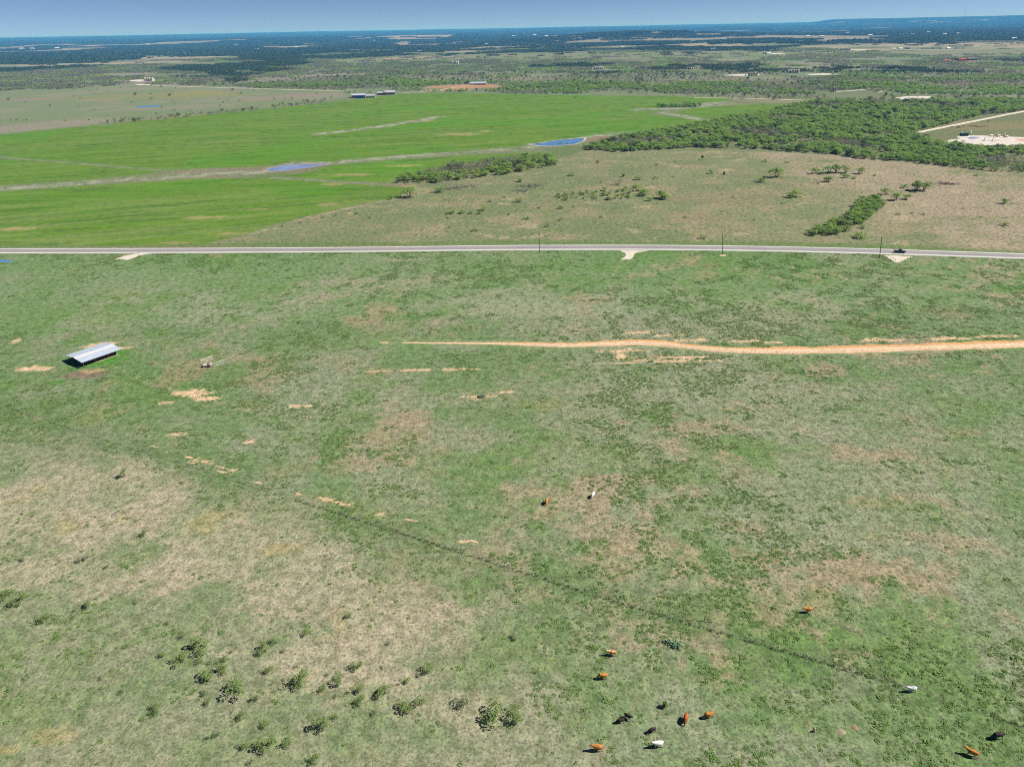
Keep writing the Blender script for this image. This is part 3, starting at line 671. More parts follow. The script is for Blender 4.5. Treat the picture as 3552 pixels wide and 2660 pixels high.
def plant(name, meshes, label, cat, loc, group=None, scale=1.0, rz=None, stemname='trunk', crownname='crown'):
    sc_ = scale if isinstance(scale, tuple) else (scale,) * 3
    o = thing(name, label, cat, loc, random.uniform(0, 6.28) if rz is None else rz, group); o.scale = sc_
    obj(crownname, meshes[0], o); obj(stemname, meshes[1], o); return o

MESQ = [tree_meshes(100 + k, n=6 + k % 4, spread=1.9 + .25 * (k % 3), h=(1.6, 3.2 + .3 * (k % 3))) for k in range(7)]
MESQ_G = [tree_meshes(130 + k, n=7, per=26, size=.42, leaf=LEAF_G, h=(1.4, 2.9), tr=.10) for k in range(2)]
OAKS = [tree_meshes(150 + k, n=9, spread=2.2, h=(1.8, 4.4), lr=(1.3, 2.0), per=44, size=.6, leaf=LEAF_D, tr=.2, flat=.85) for k in range(3)]
LOWB = [tree_meshes(170 + k, n=7, spread=1.5, h=(.5, 1.5), lr=(.6, 1.0), per=44, size=.34, leaf=LEAF, tr=.05) for k in range(4)]

# instancer for what nobody can count
def scatter(name, P_, scl, vid, meshes, label, cat, maxtilt=0):
    n = len(P_)
    if n == 0: return None
    vc = bpy.data.collections.new(name + '_kinds')
    for k, me in enumerate(meshes): vc.objects.link(bpy.data.objects.new('%s_kind_%02d' % (name, k), me))
    me = bpy.data.meshes.new(name); me.vertices.add(n); me.vertices.foreach_set('co', np.asarray(P_, np.float32).ravel())
    me.attributes.new('scl', 'FLOAT', 'POINT').data.foreach_set('value', np.asarray(scl, np.float32))
    me.attributes.new('rot', 'FLOAT', 'POINT').data.foreach_set('value', rng.uniform(0, 6.283, n).astype(np.float32))
    me.attributes.new('vid', 'INT', 'POINT').data.foreach_set('value', np.asarray(vid, np.int32))
    o = obj(name, me); o['kind'] = 'stuff'; tag(o, label, cat)
    g = bpy.data.node_groups.new(name, 'GeometryNodeTree')
    g.interface.new_socket('Geometry', in_out='INPUT', socket_type='NodeSocketGeometry'); g.interface.new_socket('Geometry', in_out='OUTPUT', socket_type='NodeSocketGeometry')
    gi = g.nodes.new('NodeGroupInput'); go = g.nodes.new('NodeGroupOutput')
    ci = g.nodes.new('GeometryNodeCollectionInfo'); ci.inputs['Collection'].default_value = vc; ci.inputs['Separate Children'].default_value = True; ci.inputs['Reset Children'].default_value = True
    ip = g.nodes.new('GeometryNodeInstanceOnPoints'); ip.inputs['Pick Instance'].default_value = True
    def na(nm, ty):
        q = g.nodes.new('GeometryNodeInputNamedAttribute'); q.data_type = ty; q.inputs['Name'].default_value = nm; return q.outputs['Attribute']
    cx = g.nodes.new('ShaderNodeCombineXYZ')
    L = g.links.new
    L(gi.outputs[0], ip.inputs['Points']); L(ci.outputs[0], ip.inputs['Instance']); L(na('vid', 'INT'), ip.inputs['Instance Index'])
    L(na('rot', 'FLOAT'), cx.inputs['Z']); L(cx.outputs[0], ip.inputs['Rotation']); L(na('scl', 'FLOAT'), ip.inputs['Scale']); L(ip.outputs[0], go.inputs[0])
    md = o.modifiers.new('scatter', 'NODES'); md.node_group = g; return o
def joined(meshes2):
    """crown + trunk in one mesh, for instanced woods"""
    out = []
    for c, t in meshes2:
        bm = bmesh.new(); bm.from_mesh(c); n0 = len(bm.faces); bm.from_mesh(t); bm.faces.ensure_lookup_table()
        for f in bm.faces[n0:]: f.material_index = 1
        me = bpy.data.meshes.new('tree_kind'); bm.to_mesh(me); bm.free(); me.materials.append(c.materials[0]); me.materials.append(t.materials[0]); out.append(me)
    return out
def jgrid(poly, sp, seed):
    rg = np.random.default_rng(seed); mn, mx = poly.min(0), poly.max(0)
    X, Y = np.meshgrid(np.arange(mn[0], mx[0], sp), np.arange(mn[1], mx[1], sp)); X = X.ravel() + rg.uniform(-.48, .48, X.size) * sp; Y = Y.ravel() + rg.uniform(-.48, .48, Y.size) * sp
    k = inpoly(X, Y, poly); return np.column_stack([X[k], Y[k]])
def onland(xy, dz=0): return np.column_stack([xy, terr(xy[:, 0], xy[:, 1]) + dz])

# --- the woods beyond the road
row = jgrid(WOOD_ROW, 3.7, 1); row = row[fbm(row[:, 0], row[:, 1], 12, 8, 3) > .37]
clump = jgrid(WOOD_CLUMP, 7.0, 2); clump = clump[fbm(clump[:, 0], clump[:, 1], 16, 8, 3) > .36]
band = jgrid(WOOD_BAND, 6.2, 3); band = band[fbm(band[:, 0], band[:, 1], 18, 8, 3) > .30]
main = jgrid(WOOD_MAIN, 6.0, 4); main = main[fbm(main[:, 0], main[:, 1], 30, 8, 4, .6) > .385]
main = main[~inpoly(main[:, 0], main[:, 1], PAD_OPEN)]
order = np.argsort(np.hypot(main[:, 0], main[:, 1]))
budget = max(50, 300 - len(row) - len(clump) - min(len(band), 80))
ob = np.argsort(np.hypot(band[:, 0], band[:, 1]))
main_near, main_far = main[order[:budget]], main[order[budget:]]
band_near, band_far = band[ob[:80]], band[ob[80:]]
def wood(pts, label, group, s0, s1, zmul=1.0, gr=.12):
    for k, p in enumerate(pts):
        ms = MESQ_G[k % 2] if random.random() < gr else MESQ[random.randrange(len(MESQ))]
        s = random.uniform(s0, s1)
        plant('mesquite_tree', ms, label, 'tree', (p[0], p[1], 0), group, (s, s, s * zmul))
wood(row, 'green mesquite tree in the narrow thicket running down to the highway', 'mesquite trees of the thicket by the highway', .75, 1.15)
wood(clump, 'small green mesquite in the low clump standing in the tan pasture', 'mesquites of the clump in the tan pasture', .5, .85, .85)
wood(band_near, 'mesquite tree in the belt of trees along the green wheat field', 'mesquites along the wheat field', .95, 1.35)
wood(main_near, 'mesquite tree on the near edge of the large wood behind the tan pasture', 'trees on the near edge of the large wood', .75, 1.5)
JM = joined(MESQ) + joined(MESQ_G) + joined(OAKS)
rest = np.concatenate([main_far, band_far])
gsel = fbm(rest[:, 0], rest[:, 1], 60, 88, 3)
vid = np.where(gsel > .66, 7 + rng.integers(0, 2, len(rest)), rng.integers(0, 7, len(rest)))
vid = np.where(rng.uniform(size=len(rest)) < .05, 9 + rng.integers(0, 3, len(rest)), vid)
scatter('mesquite_wood', onland(rest), rng.uniform(.75, 1.6, len(rest)), vid, JM, 'large light green mesquite wood stretching behind the tan pasture', 'wood')
low = jgrid(WOOD_MAIN, 9, 14); low = np.concatenate([low, jgrid(WOOD_BAND, 9, 15)])
low = low[~inpoly(low[:, 0], low[:, 1], PAD_OPEN)]
scatter('wood_undergrowth', onland(low), rng.uniform(.6, 1.3, len(low)), np.where(rng.uniform(size=len(low)) < .75, rng.integers(0, 2, len(low)), 2), joined(LOWB[:2]) + joined(MESQ_G)[:1], 'grey and green undergrowth between the trees of the mesquite wood', 'undergrowth')

def keep_out(x, y, extra=()):
    k = np.ones(len(x), bool)
    for P_ in (WHEAT_A, WHEAT_E, RED_SOIL, *extra): k &= ~inpoly(x, y, P_)
    for pl in PADS: k &= ~inpoly(x, y, grow(pl, 1.3))
    for px, py in ((322,176),(983,138),(1293,150.5),(1490,150),(1626,164),(1713,158.5),(1826,109.5),(1655,117.5),(1800,199),(2075,131),(775,211),(830,206),(1033,184)):
        g_ = G(px, py); k &= ~((np.abs(x - g_[0]) < 48) & (y < g_[1] + 14) & (y > g_[1] - 150))
    return k
# --- mesquite belts and brush of the middle distance
pts = np.concatenate([jgrid(P_, 9.0, 20 + k) for k, P_ in enumerate(WOOD_FAR)])
pts = pts[(fbm(pts[:, 0], pts[:, 1], 45, 18, 4, .6) > .42) & keep_out(pts[:, 0], pts[:, 1])]
g2 = fbm(pts[:, 0], pts[:, 1], 110, 19, 3)
vid = np.where(g2 > .55, 7 + rng.integers(0, 2, len(pts)), rng.integers(0, 7, len(pts)))
scatter('mesquite_belt', onland(pts), rng.uniform(.9, 1.5, len(pts)), vid, JM, 'green mesquite belts beyond the far edge of the wheat field', 'wood')
def ringpts(r0, r1, sp, half, seed):
    rg = np.random.default_rng(seed)
    X, Y = np.meshgrid(np.arange(-r1, r1, sp), np.arange(0, r1, sp)); X = X.ravel() + rg.uniform(-.5, .5, X.size) * sp; Y = Y.ravel() + rg.uniform(-.5, .5, Y.size) * sp
    r_ = np.hypot(X, Y); k = (r_ > r0) & (r_ < r1) & (np.abs(X) < half * Y); return X[k], Y[k]
x, y = ringpts(1230, 2300, 11, .95, 31)
d = fbm(x, y, 240, 32, 4, .6) + .10 * sstep(1500, 2100, np.hypot(x, y))
k = (d > .50) & keep_out(x, y, (FAR_PASTURE[1],)) & (rng.uniform(size=len(x)) < .75)
k |= (rng.uniform(size=len(x)) < .012) & keep_out(x, y)
k &= (y > 1120 + .0 * x)
x, y = x[k], y[k]
gg = fbm(x, y, 160, 33, 3)
vid = np.where(gg > .44, 7 + rng.integers(0, 2, len(x)), rng.integers(0, 7, len(x))); vid = np.where(rng.uniform(size=len(x)) < .10, 9 + rng.integers(0, 3, len(x)), vid)
scatter('brush_country', onland(np.column_stack([x, y])), rng.uniform(.7, 1.35, len(x)), vid, JM, 'grey green brush scattered over the country behind the wheat field', 'brush')

def patch_mesh(seed, rad, ntree, h, wtree, per, size, leaf):
    rg = np.random.default_rng(seed); P_ = []
    for k in range(ntree):
        a_ = rg.uniform(0, 6.283); q = rad * math.sqrt(rg.uniform(0, 1)); hh = h * rg.uniform(.6, 1.25); ww = wtree * rg.uniform(.7, 1.3)
        d = rg.normal(size=(per, 3)); d /= np.linalg.norm(d, axis=1)[:, None]; d *= rg.uniform(.4, 1, per)[:, None] ** .4
        P_.append(np.array([q * math.cos(a_), q * math.sin(a_), hh * .55]) + d * np.array([ww / 2, ww / 2, hh * .48]))
    V, Fq = leaf_quads(np.concatenate(P_), size, rg, 1.0, .9); return npmesh('patch', V, Fq, leaf)
PB = [patch_mesh(300 + k, 26, 26, 4.4, 6.5, 26, 1.5, [LEAF_G, LEAF_G, LEAF_BD, LEAF][k % 4]) for k in range(4)] + [patch_mesh(310 + k, 24, 24, 6.2, 7.5, 30, 1.8, LEAF_D) for k in range(3)]
x, y = ringpts(2150, 5200, 40, .92, 41)
r_ = np.hypot(x, y)
d = fbm(x, y * 1.0, 420, 42, 4, .6)
thr = .435 + .0 * r_
k = (d > thr) & keep_out(x, y)
for P_ in FAR_TAN + [FAR_PASTURE[0], FAR_PASTURE[2]]: k &= ~(inpoly(x, y, P_) & (rng.uniform(size=len(x)) < .82))
x, y = x[k], y[k]; r_ = np.hypot(x, y)
dk = fbm(x, y, 500, 43, 4, .6) + .18 * sstep(2600, 4600, r_)
vid = np.where(dk > .60, 4 + rng.integers(0, 3, len(x)), rng.integers(0, 4, len(x)))
scatter('brush_thickets', onland(np.column_stack([x, y])), rng.uniform(.7, 1.2, len(x)), vid, PB, 'bands of grey brush and dark trees in the middle distance', 'brush')
PF = [patch_mesh(330 + k, 115, 150, 9, 15, 20, 5.0, LEAF_D) for k in range(4)]
x, y = ringpts(4700, 15500, 165, .92, 51)
r_ = np.hypot(x, y); d = fbm(x, y, 1500, 67, 4)
k = (d < .622) & ((r_ > 5400) | (rng.uniform(size=len(x)) < .6))
for P_ in FAR_TAN + [FAR_PASTURE[0], FAR_PASTURE[2]]: k &= ~((smask(x, y, P_, 60) > .35) & (fbm(x, y, 350, 167, 4) > .40))
k |= (np.hypot((x - 1150) / 1000, (y - 6900) / 800) < 1)
x, y = x[k], y[k]
scatter('far_woods', onland(np.column_stack([x, y])), rng.uniform(.75, 1.15, len(x)), rng.integers(0, 4, len(x)), PF, 'dark blue woods covering the far country up to the skyline', 'wood')
PH = [patch_mesh(350 + k, 300, 260, 16, 34, 16, 12.0, LEAF_D) for k in range(3)]
x, y = ringpts(15000, 40000, 420, .92, 52)
k = rng.uniform(size=len(x)) < .9
x, y = x[k], y[k]
scatter('skyline_woods', onland(np.column_stack([x, y])), rng.uniform(.8, 1.2, len(x)), rng.integers(0, 3, len(x)), PH, 'woods along the hazy skyline', 'wood')

# --- pasture weeds and tussocks between the fence and the highway
WL = [leafmat('weed_leaf', [(0, (.125, .200, .062)), (.5, (.168, .270, .076)), (1, (.210, .320, .100))], trans=.3, scale=3), leafmat('tussock_blade', [(0, (.150, .185, .105)), (.5, (.215, .225, .150)), (1, (.290, .275, .205))], trans=.25, scale=3),
      leafmat('dry_tussock_blade', [(0, (.215, .195, .120)), (.5, (.300, .260, .175)), (1, (.380, .330, .240))], trans=.25, scale=3)]
def tuft(seed, n, rad, h, size, leaf):
    rg = np.random.default_rng(seed); a_ = rg.uniform(0, 6.283, n); q = rad * np.sqrt(rg.uniform(0, 1, n))
    P_ = np.column_stack([q * np.cos(a_), q * np.sin(a_), h * (1 - (q / rad) ** 2 * .7) * rg.uniform(.3, 1, n)])
    V, Fq = leaf_quads(P_, size, rg, 2.2); return npmesh('tuft', V, Fq, leaf)
WK = [tuft(400 + k, 30, .42, .22, .22, WL[0]) for k in range(4)] + [tuft(410 + k, 14, .30, .08, .16, WL[1]) for k in range(3)] + [tuft(420 + k, 14, .30, .09, .16, WL[2]) for k in range(3)]
def nearpts(n, y0, y1, seed):
    rg = np.random.default_rng(seed); t = rg.uniform(0, 1, n); y = np.sqrt(y0 ** 2 + t * (y1 ** 2 - y0 ** 2)); x = rg.uniform(-1, 1, n) * (.80 * y + 34); return x, y
SHELTER = G(205, 768)[:2]
def clear(x, y, wid):
    k = np.hypot(x - SHELTER[0], y - SHELTER[1]) > 11
    k &= edist(x, y, BERML[::6], False) > 3.4 + 2.2 * fbm(x, y, 5, 140, 3)
    k &= edist(x, y, ROADL[::4], False) > 6.5
    for pl in ([(1908,551),(1973,554),(1957,560),(1946,566),(1940,567.5),(1930,565),(1921,559)], [(1338,541.5),(1402,541.5),(1372,547),(1367,557),(1360,561),(1341,560.5),(1352,553),(1352,547)],
               [(300,547),(338,547),(318,549),(301,552),(290,557),(275,562),(262,560),(248,561),(255,557),(272,552),(286,549)], [(-40,562),(0,561),(22,562.5),(30,565),(18,567),(-40,567)], [(2130,744),(2160,738),(2212,733),(2330,724),(2330,737),(2212,741),(2150,745)]):
        k &= ~inpoly(x, y, GP(pl))
    return k
x, y = nearpts(420000, 66, 425, 61)
_, _, _, wdn = land(x, y)
k = (rng.uniform(size=len(x)) < wdn * .66) & clear(x, y, 1); xw, yw = x[k], y[k]
scatter('pasture_weeds', onland(np.column_stack([xw, yw])), rng.uniform(.38, 1.25, len(xw)) * (1 + .5 * (rng.uniform(size=len(xw)) < .05)), rng.integers(0, 4, len(xw)), WK[:4], 'dark green weeds growing in patches all over the pasture', 'weeds')
x, y = nearpts(170000, 66, 300, 62)
lcN, _, _, _ = land(x, y)
dry = (lcN[:, 0] > lcN[:, 1] * .98)
k = (rng.uniform(size=len(x)) < .55) & clear(x, y, 1); x, y, dry = x[k], y[k], dry[k]
scatter('pasture_tussocks', onland(np.column_stack([x, y])), rng.uniform(.5, 1.2, len(x)), np.where(dry & (rng.uniform(size=len(x)) < .8), 3, 0) + rng.integers(0, 3, len(x)), WK[4:], 'pale grass tussocks covering the pasture', 'grass')
x, y = nearpts(16000, 66, 330, 63); ed = edist(x, y, FENCE_LINE, False)
t_ = rng.uniform(-1, 1, 9000)
seg = smooth_line(FENCE_LINE, 2.0); si = rng.integers(0, len(seg) - 1, 5200); fp = seg[si] + rng.normal(size=(5200, 2)) * np.array([[.5, .22]])
fp = fp[(fbm(fp[:, 0], fp[:, 1], 16, 66, 4, .6) > .36) & (rng.uniform(size=len(fp)) < .28) & (fp[:, 0] > -60)]
scatter('fence_row_weeds', onland(fp), rng.uniform(.3, .65, len(fp)), rng.integers(0, 4, len(fp)), [tuft(440 + k, 22, .4, .45, .24, leafmat('fence_row_leaf', [(0, (.075, .105, .045)), (.5, (.105, .145, .065)), (1, (.140, .165, .085))], trans=.3, scale=3)) for k in range(4)], 'dark weeds grown up under the wire fence across the pasture', 'weeds')

gx_, gy_ = [q for q in jgrid(TAN_N, 1.9, 91).T]
k = (rng.uniform(size=len(gx_)) < .75) & (gy_ > roady(gx_) + 8) & ~inpoly(gx_, gy_, WOOD_ROW); gx_, gy_ = gx_[k], gy_[k]
gn = fbm(gx_, gy_, 22, 93, 4, .65)
k = rng.uniform(size=len(gx_)) < .35 + .65 * sstep(.45, .6, gn); gx_, gy_, gn = gx_[k], gy_[k], gn[k]
scatter('tan_pasture_tussocks', onland(np.column_stack([gx_, gy_])), rng.uniform(.8, 2.0, len(gx_)), np.where(gn > .53, rng.integers(0, 3, len(gx_)), np.where(rng.uniform(size=len(gx_)) < .22, rng.integers(6, 8, len(gx_)), 3 + rng.integers(0, 3, len(gx_)))), WK[4:] + WK[:2], 'dry and green tussocks covering the tan pasture north of the highway', 'grass')

# --- single shrubs and trees
def m_per_px(px, py):
    g_ = G(px, py); return np.linalg.norm(g_ - np.array([0, 0, CAM_H])) / F_PX * .97
FEATH = [tree_meshes(200 + k, n=9, spread=1.0, h=(.35, 1.25), lr=(.34, .62), per=54, size=.16, leaf=LEAF_B, tr=.022, flat=.8, up=1.3) for k in range(5)]
DULL = [tree_meshes(220 + k, n=9, spread=1.0, h=(.3, 1.05), lr=(.3, .55), per=40, size=.16, leaf=LEAF_BD, tr=.022, flat=.8, up=1.3) for k in range(3)]
shr = [(310,1158,50),(17,1284,55),(41,1301,70),(6,1297,45),(192,1309,50),(94,1341,60),(349,1417,42),(430,1405,100),(392,1430,80),(432,1430,42),(484,1428,42),(445,1465,80),(480,1452,62),(515,1498,115),(554,1511,50),
       (449,1521,45),(338,1535,62),(567,1406,65),(595,1387,48),(580,1450,52),(648,1478,105),(698,1491,48),(733,1474,70),(728,1550,42),(696,1572,90),(519,1552,48),(571,1566,48),(576,1611,95),(624,1604,62),(530,1613,48),(676,1644,62),
       (661,1369,45),(770,1441,62),(772,1493,68),(829,1498,80),(774,1519,72),(873,1533,84),(907,1522,64),(875,1474,52),(925,1450,72),(755,1332,42),(1069,1550,135),(1115,1550,105)]
dul = [(179,1208,60),(294,1304,26),(360,1347,30),(220,1465,32),(262,1496,28),(379,1493,22),(436,1500,50),(613,1408,36),(724,1504,32),(539,1646,36),(390,1380,42),(467,1589,44),(447,1597,36),(999,1517,105),(809,1541,42),(827,1443,28),(840,1391,32),
       (1047,1378,28),(1106,1380,56),(705,1460,30),(640,1440,28),(610,1470,26),(500,1410,26),(160,1320,28),(45,1212,40),(230,1225,34),(72,1114,22),(50,1110,20)]
for k, (px, py, wz) in enumerate(shr):
    s = wz * .74 * m_per_px(px, py) / 2.7; lab = 'large' if wz > 75 else ('middling' if wz > 50 else 'small')
    plant('shrub', FEATH[k % 5], {'large': 'large spreading feathery green shrub in the dry grass south of the fence', 'middling': 'middling rounded green shrub in the dry grass south of the fence', 'small': 'small upright green shrub in the dry grass south of the fence'}[lab], 'shrub', G(px, py), lab + ' green shrubs south of the fence', (s * random.uniform(.95, 1.1), s * random.uniform(.95, 1.1), s * random.uniform(.85, 1.1)), stemname='stem', crownname='foliage')
for k, (px, py, wz) in enumerate(dul):
    s = wz * .7 * m_per_px(px, py) / 2.7
    plant('shrub', DULL[k % 3], 'dull grey green thin shrub in the dry grass south of the fence' if wz > 40 else 'tiny dull grey shrub in the dry grass south of the fence', 'shrub', G(px, py), 'dull thin shrubs south of the fence' if wz > 40 else 'tiny dull shrubs south of the fence', (s, s, s * .85), stemname='stem', crownname='foliage')
p = G(268, 1030); plant('tree', tree_meshes(260, n=8, spread=.8, h=(1.5, 2.7), lr=(.5, .8), per=60, size=.2, leaf=LEAF_B, tr=.05), 'lone little tree with a dark shadow at the top of the tan grass', 'tree', p, None, 1.0)
cedar = lambda sd, h_: tree_meshes(sd, n=10, spread=h_ * .22, h=(h_ * .2, h_ * .85), lr=(h_ * .15, h_ * .26), per=50, size=.14 * h_, leaf=LEAF_C, tr=.04, up=.1)
plant('cedar_seedling', cedar(270, 1.5), 'little bright green cedar standing alone among the grazing cattle', 'cedar', G(1435, 1526))

mid = [(884,426,110,'m'),(846,431,40,'m'),(948,415,90,'l'),(1124,393,45,'m'),(1236,380,55,'l'),(1379,389,62,'l'),(1291,353,26,'o'),(1044,455,50,'m'),(967,462,36,'l'),(966,472,26,'l'),(1121,436,66,'l'),(1137,473,52,'l'),(1210,451,55,'l'),(1241,448,28,'l'),
       (1183,489,58,'g'),(1024,499,52,'l'),(972,493,36,'g'),(1336,399,80,'g'),(1376,412,62,'m'),(1392,423,70,'m'),(1429,429,84,'m'),(1404,434,40,'m'),(1455,383,26,'l'),(1417,386,40,'l'),(1208,476,46,'g'),(1164,450,60,'g'),(1100,464,36,'l'),(980,461,60,'l'),(1000,461,60,'l'),(1020,462,50,'l'),(1035,462,40,'l'),
       (1436,431,62,'m'),(1538,375,42,'m'),(1578,371,24,'g'),(1642,393,78,'l'),(1679,383,96,'m'),(1718,426,112,'l'),(1767,397,60,'g'),(1788,393,62,'m'),(1765,376,92,'l'),(1790,374,70,'m'),(1806,373,80,'m'),(1826,374,70,'m'),(1855,376,62,'m'),(1825,384,62,'l'),(1842,386,40,'l'),(1913,420,64,'m'),(1957,406,58,'l'),(1978,412,90,'m'),(1996,411,80,'m'),(1936,432,72,'m'),(1955,430,52,'m'),
       (1941,464,32,'l'),(1970,462,26,'l'),(1994,464,26,'l'),(2170,440,46,'m'),(2169,487,54,'l'),(1862,514,92,'l'),(1864,494,52,'l'),(1518,516,56,'l'),(1584,427,26,'l'),(1560,458,20,'l'),(1630,476,30,'g'),(1690,440,24,'l'),(1480,470,26,'l'),(1300,470,30,'l'),(1060,436,40,'l'),(1090,428,30,'l'),(800,470,30,'g'),(745,498,28,'g'),(700,470,30,'g'),(650,482,34,'g'),(612,489,30,'g'),(770,463,30,'l'),(725,466,30,'g'),(1560,420,20,'l'),(2120,470,22,'l'),(2080,452,20,'l'),(1300,395,28,'g'),(1650,350,40,'l'),(1700,352,30,'l'),(1750,350,30,'g'),(1460,350,26,'l'),(1420,357,30,'l'),(1890,380,30,'l'),(2110,380,30,'l')]
KIND = {'m': (MESQ, 6.0, 'mesquite_tree', 'mesquite tree standing alone in the tan pasture north of the highway', 'tree', 'lone mesquites in the tan pasture'), 'l': (LOWB, 4.2, 'shrub', 'low green shrub in the tan pasture north of the highway', 'shrub', 'low shrubs in the tan pasture'),
        'g': (MESQ_G, 6.0, 'shrub', 'grey half bare shrub in the tan pasture north of the highway', 'shrub', 'grey shrubs in the tan pasture'), 'o': (OAKS, 6.5, 'oak_tree', 'dark little evergreen at the corner of the mesquite belt', 'tree', None)}
for k, (px, py, wz, kd) in enumerate(mid):
    M_, w0, nm, lab, cat, grp = KIND[kd]; s = wz * .58 * m_per_px(px, py) / w0
    plant(nm, M_[k % len(M_)], lab, cat, G(px, py), grp, (s, s, s * (.9 if kd != 'g' else .7)))
for px, py, h_, lab in ((1346,382,3.6,'dark round cedar alone in the middle of the tan pasture'), (1564,378,3.0,'small dark pointed cedar beside thin shrubs in the tan pasture'), (1517,345,4.2,'tall dark cedar near the edge of the large wood')):
    plant('cedar_tree', cedar(280 + int(px), h_), lab, 'cedar', G(px, py))
for k in range(17):
    px, py, s_ = 1421 + 82 * ((k * 7 % 17) / 16.0), 231.5 + 2.6 * ((k * 5 % 17) / 16.0 - .5), 1.05 + .6 * math.sin(math.pi * min(1, (k * 7 % 17) / 16.0))
    plant('mesquite_tree', (OAKS + MESQ)[(k * 3) % 10], 'tree of the small dark grove standing inside the wheat field', 'tree', G(px, py), 'grove in the wheat field', s_)
for px, py, s in ((1211,311,.62),(1226,312,.55),(1160,312,.4)):
    plant('willow', MESQ[int(px) % 7], 'small willow standing in the bright blue pond', 'tree', G(px, py), 'willows in the pond', s)
plant('mesquite_tree', MESQ_G[0], 'grey bush beside the ditch in the left wheat field', 'shrub', G(270, 386), None, .75)
plant('mesquite_tree', MESQ_G[1], 'bare grey tree alone at the far edge of the wheat', 'tree', G(1242, 212), None, 1.2)
plant('mesquite_tree', MESQ[2], 'round tree just below the gravel well pad', 'tree', G(2087, 322), None, 1.0)
plant('mesquite_tree', MESQ[3], 'small round bush at the bend of the caliche track', 'tree', G(2006, 297), None, .6)
plant('mesquite_tree', MESQ[4], 'round green tree beside the red dirt lot', 'tree', G(1001, 200), None, 1.5)
plant('mesquite_tree', MESQ[5], 'small green tree at the corner of the wheat near the farmhouse', 'tree', G(938, 199.5), None, 1.7)
plant('mesquite_tree', MESQ[1], 'leafy tree between the red dirt lot and the wheat', 'tree', G(972, 199), None, 1.3)
for px, py, wz in ((985,407,60),(1010,404,52),(965,409,34),(1140,404,54),(1158,402,36),(2035,398,44),(2050,399,26),(1130,413,46),(2065,276,44),(2105,274,50),(2000,293,16)):
    g_ = G(px, py); n_ = 34; pp = np.column_stack([g_[0] + rng.normal(size=n_) * wz * .11, g_[1] + rng.normal(size=n_) * wz * .085])
    o = thing('plum_thicket', 'low purple brown thicket of leafless plum in the pasture', 'thicket', (g_[0], g_[1], 0), 0, 'purple thickets')
    rg = np.random.default_rng(int(px)); C = np.column_stack([pp - g_[:2], rg.uniform(.3, .8, n_)])
    V_, F_ = leaf_quads(cloud(rg, C, np.full(n_, 1.1), 22, .6), .36, rg, .1); obj('twigs', npmesh('twigs', V_, F_, LEAF_P), o)
    obj('stem', stems(rg, C[::3], .03, wz * .05).mesh('stem', BARK), o)
#--VEGEND--
#--OBJ--
# thin bare streaks worn along the fence and in the pasture
def streak(x0, y0, x1, y1, wd, k):
    a_, b_ = G(x0, y0)[:2], G(x1, y1)[:2]; d = b_ - a_; L = np.linalg.norm(d); n_ = np.array([-d[1], d[0]]) / L
    ts = np.linspace(0, 1, 9); P_ = [a_ + d * t + n_ * wd * math.sin(math.pi * t) ** .6 for t in ts] + [a_ + d * t - n_ * wd * math.sin(math.pi * t) ** .6 for t in ts[::-1][1:-1]]
    struct(sheet('bare_dirt', np.array(P_), .010 + .001 * (k % 3), mat('apron_dirt', (.48, .34, .21)), .3, .7, k))
for k, (x0, y0, x1, y1, wd) in enumerate(((735,65,800,76,.30),(915,118,955,128,.45),(990,142,1030,150,.4),(925,146,990,158,.3),(1065,165,1135,182,.45),(1070,188,1130,203,.4),(1250,243,1300,251,.35),(1465,300,1500,309,.4),(1575,318,1650,338,.6),(1640,335,1714,358,.55),(840,152,865,158,.3))):
    streak(x0 * .436, 934 + y0 * .436, x1 * .436, 934 + y1 * .436, wd, k)
for k, (x0, y0, x1, y1, wd) in enumerate(((1010,1165,1035,1172,.35),(870,1120,905,1126,.3),(785,803.5,850,801,.5),(855,801,930,799.2,.55),(962,799.4,995,798.6,.4),(1000,798.4,1042,797.4,.55),(620,875,662,877.5,.5),(1310,785.5,1385,783,.55),(1400,781.5,1490,780,.7))):
    streak(x0, y0, x1, y1, wd, k + 20)
# ------------------------------------------------------------------ cattle shelter
K3 = 320 / 2212 / 1.6058
def z3(x, y): return (180 / 1.6058 + x * K3, 1160 / 1.6058 + y * K3)
galv = mat('galvanised_sheet', (.52, .59, .70), .42, .12, .5, metal=.25, spec=.5)  # blue of the reflected sky is mixed into the base colour
galv_sunlit = mat('sunlit_slope_sheet', (.70, .71, .73), .42, .06, .5, metal=.3, spec=.5)  # lit copy of the roof sheet, sunlight put into its colour
rust_wall = mat('red_brown_siding', (.085, .045, .038), .8, .35, .8); darkin = mat('dark_boards', (.05, .04, .04), .9, .3, 1.0); postm = mat('weathered_post', (.16, .115, .085), .9, .3, 2.0)
steel = mat('grey_steel', (.42, .42, .42), .5, .15, 2.0, metal=.6)
BC = (-166.3, 263.4, 0); BA = R(54)
barn = thing('cattle_shelter', 'open sided cattle shelter with grey sheet metal roof and dark walls', 'shelter', BC, BA, None, 1.1); barn.scale = (1.1, 1.1, .95)
HL = 7.2; yb = (-5.8, -1.75, 0, 1.75, 5.8); zb = (2.45, 2.85, 3.2, 2.85, 2.45)
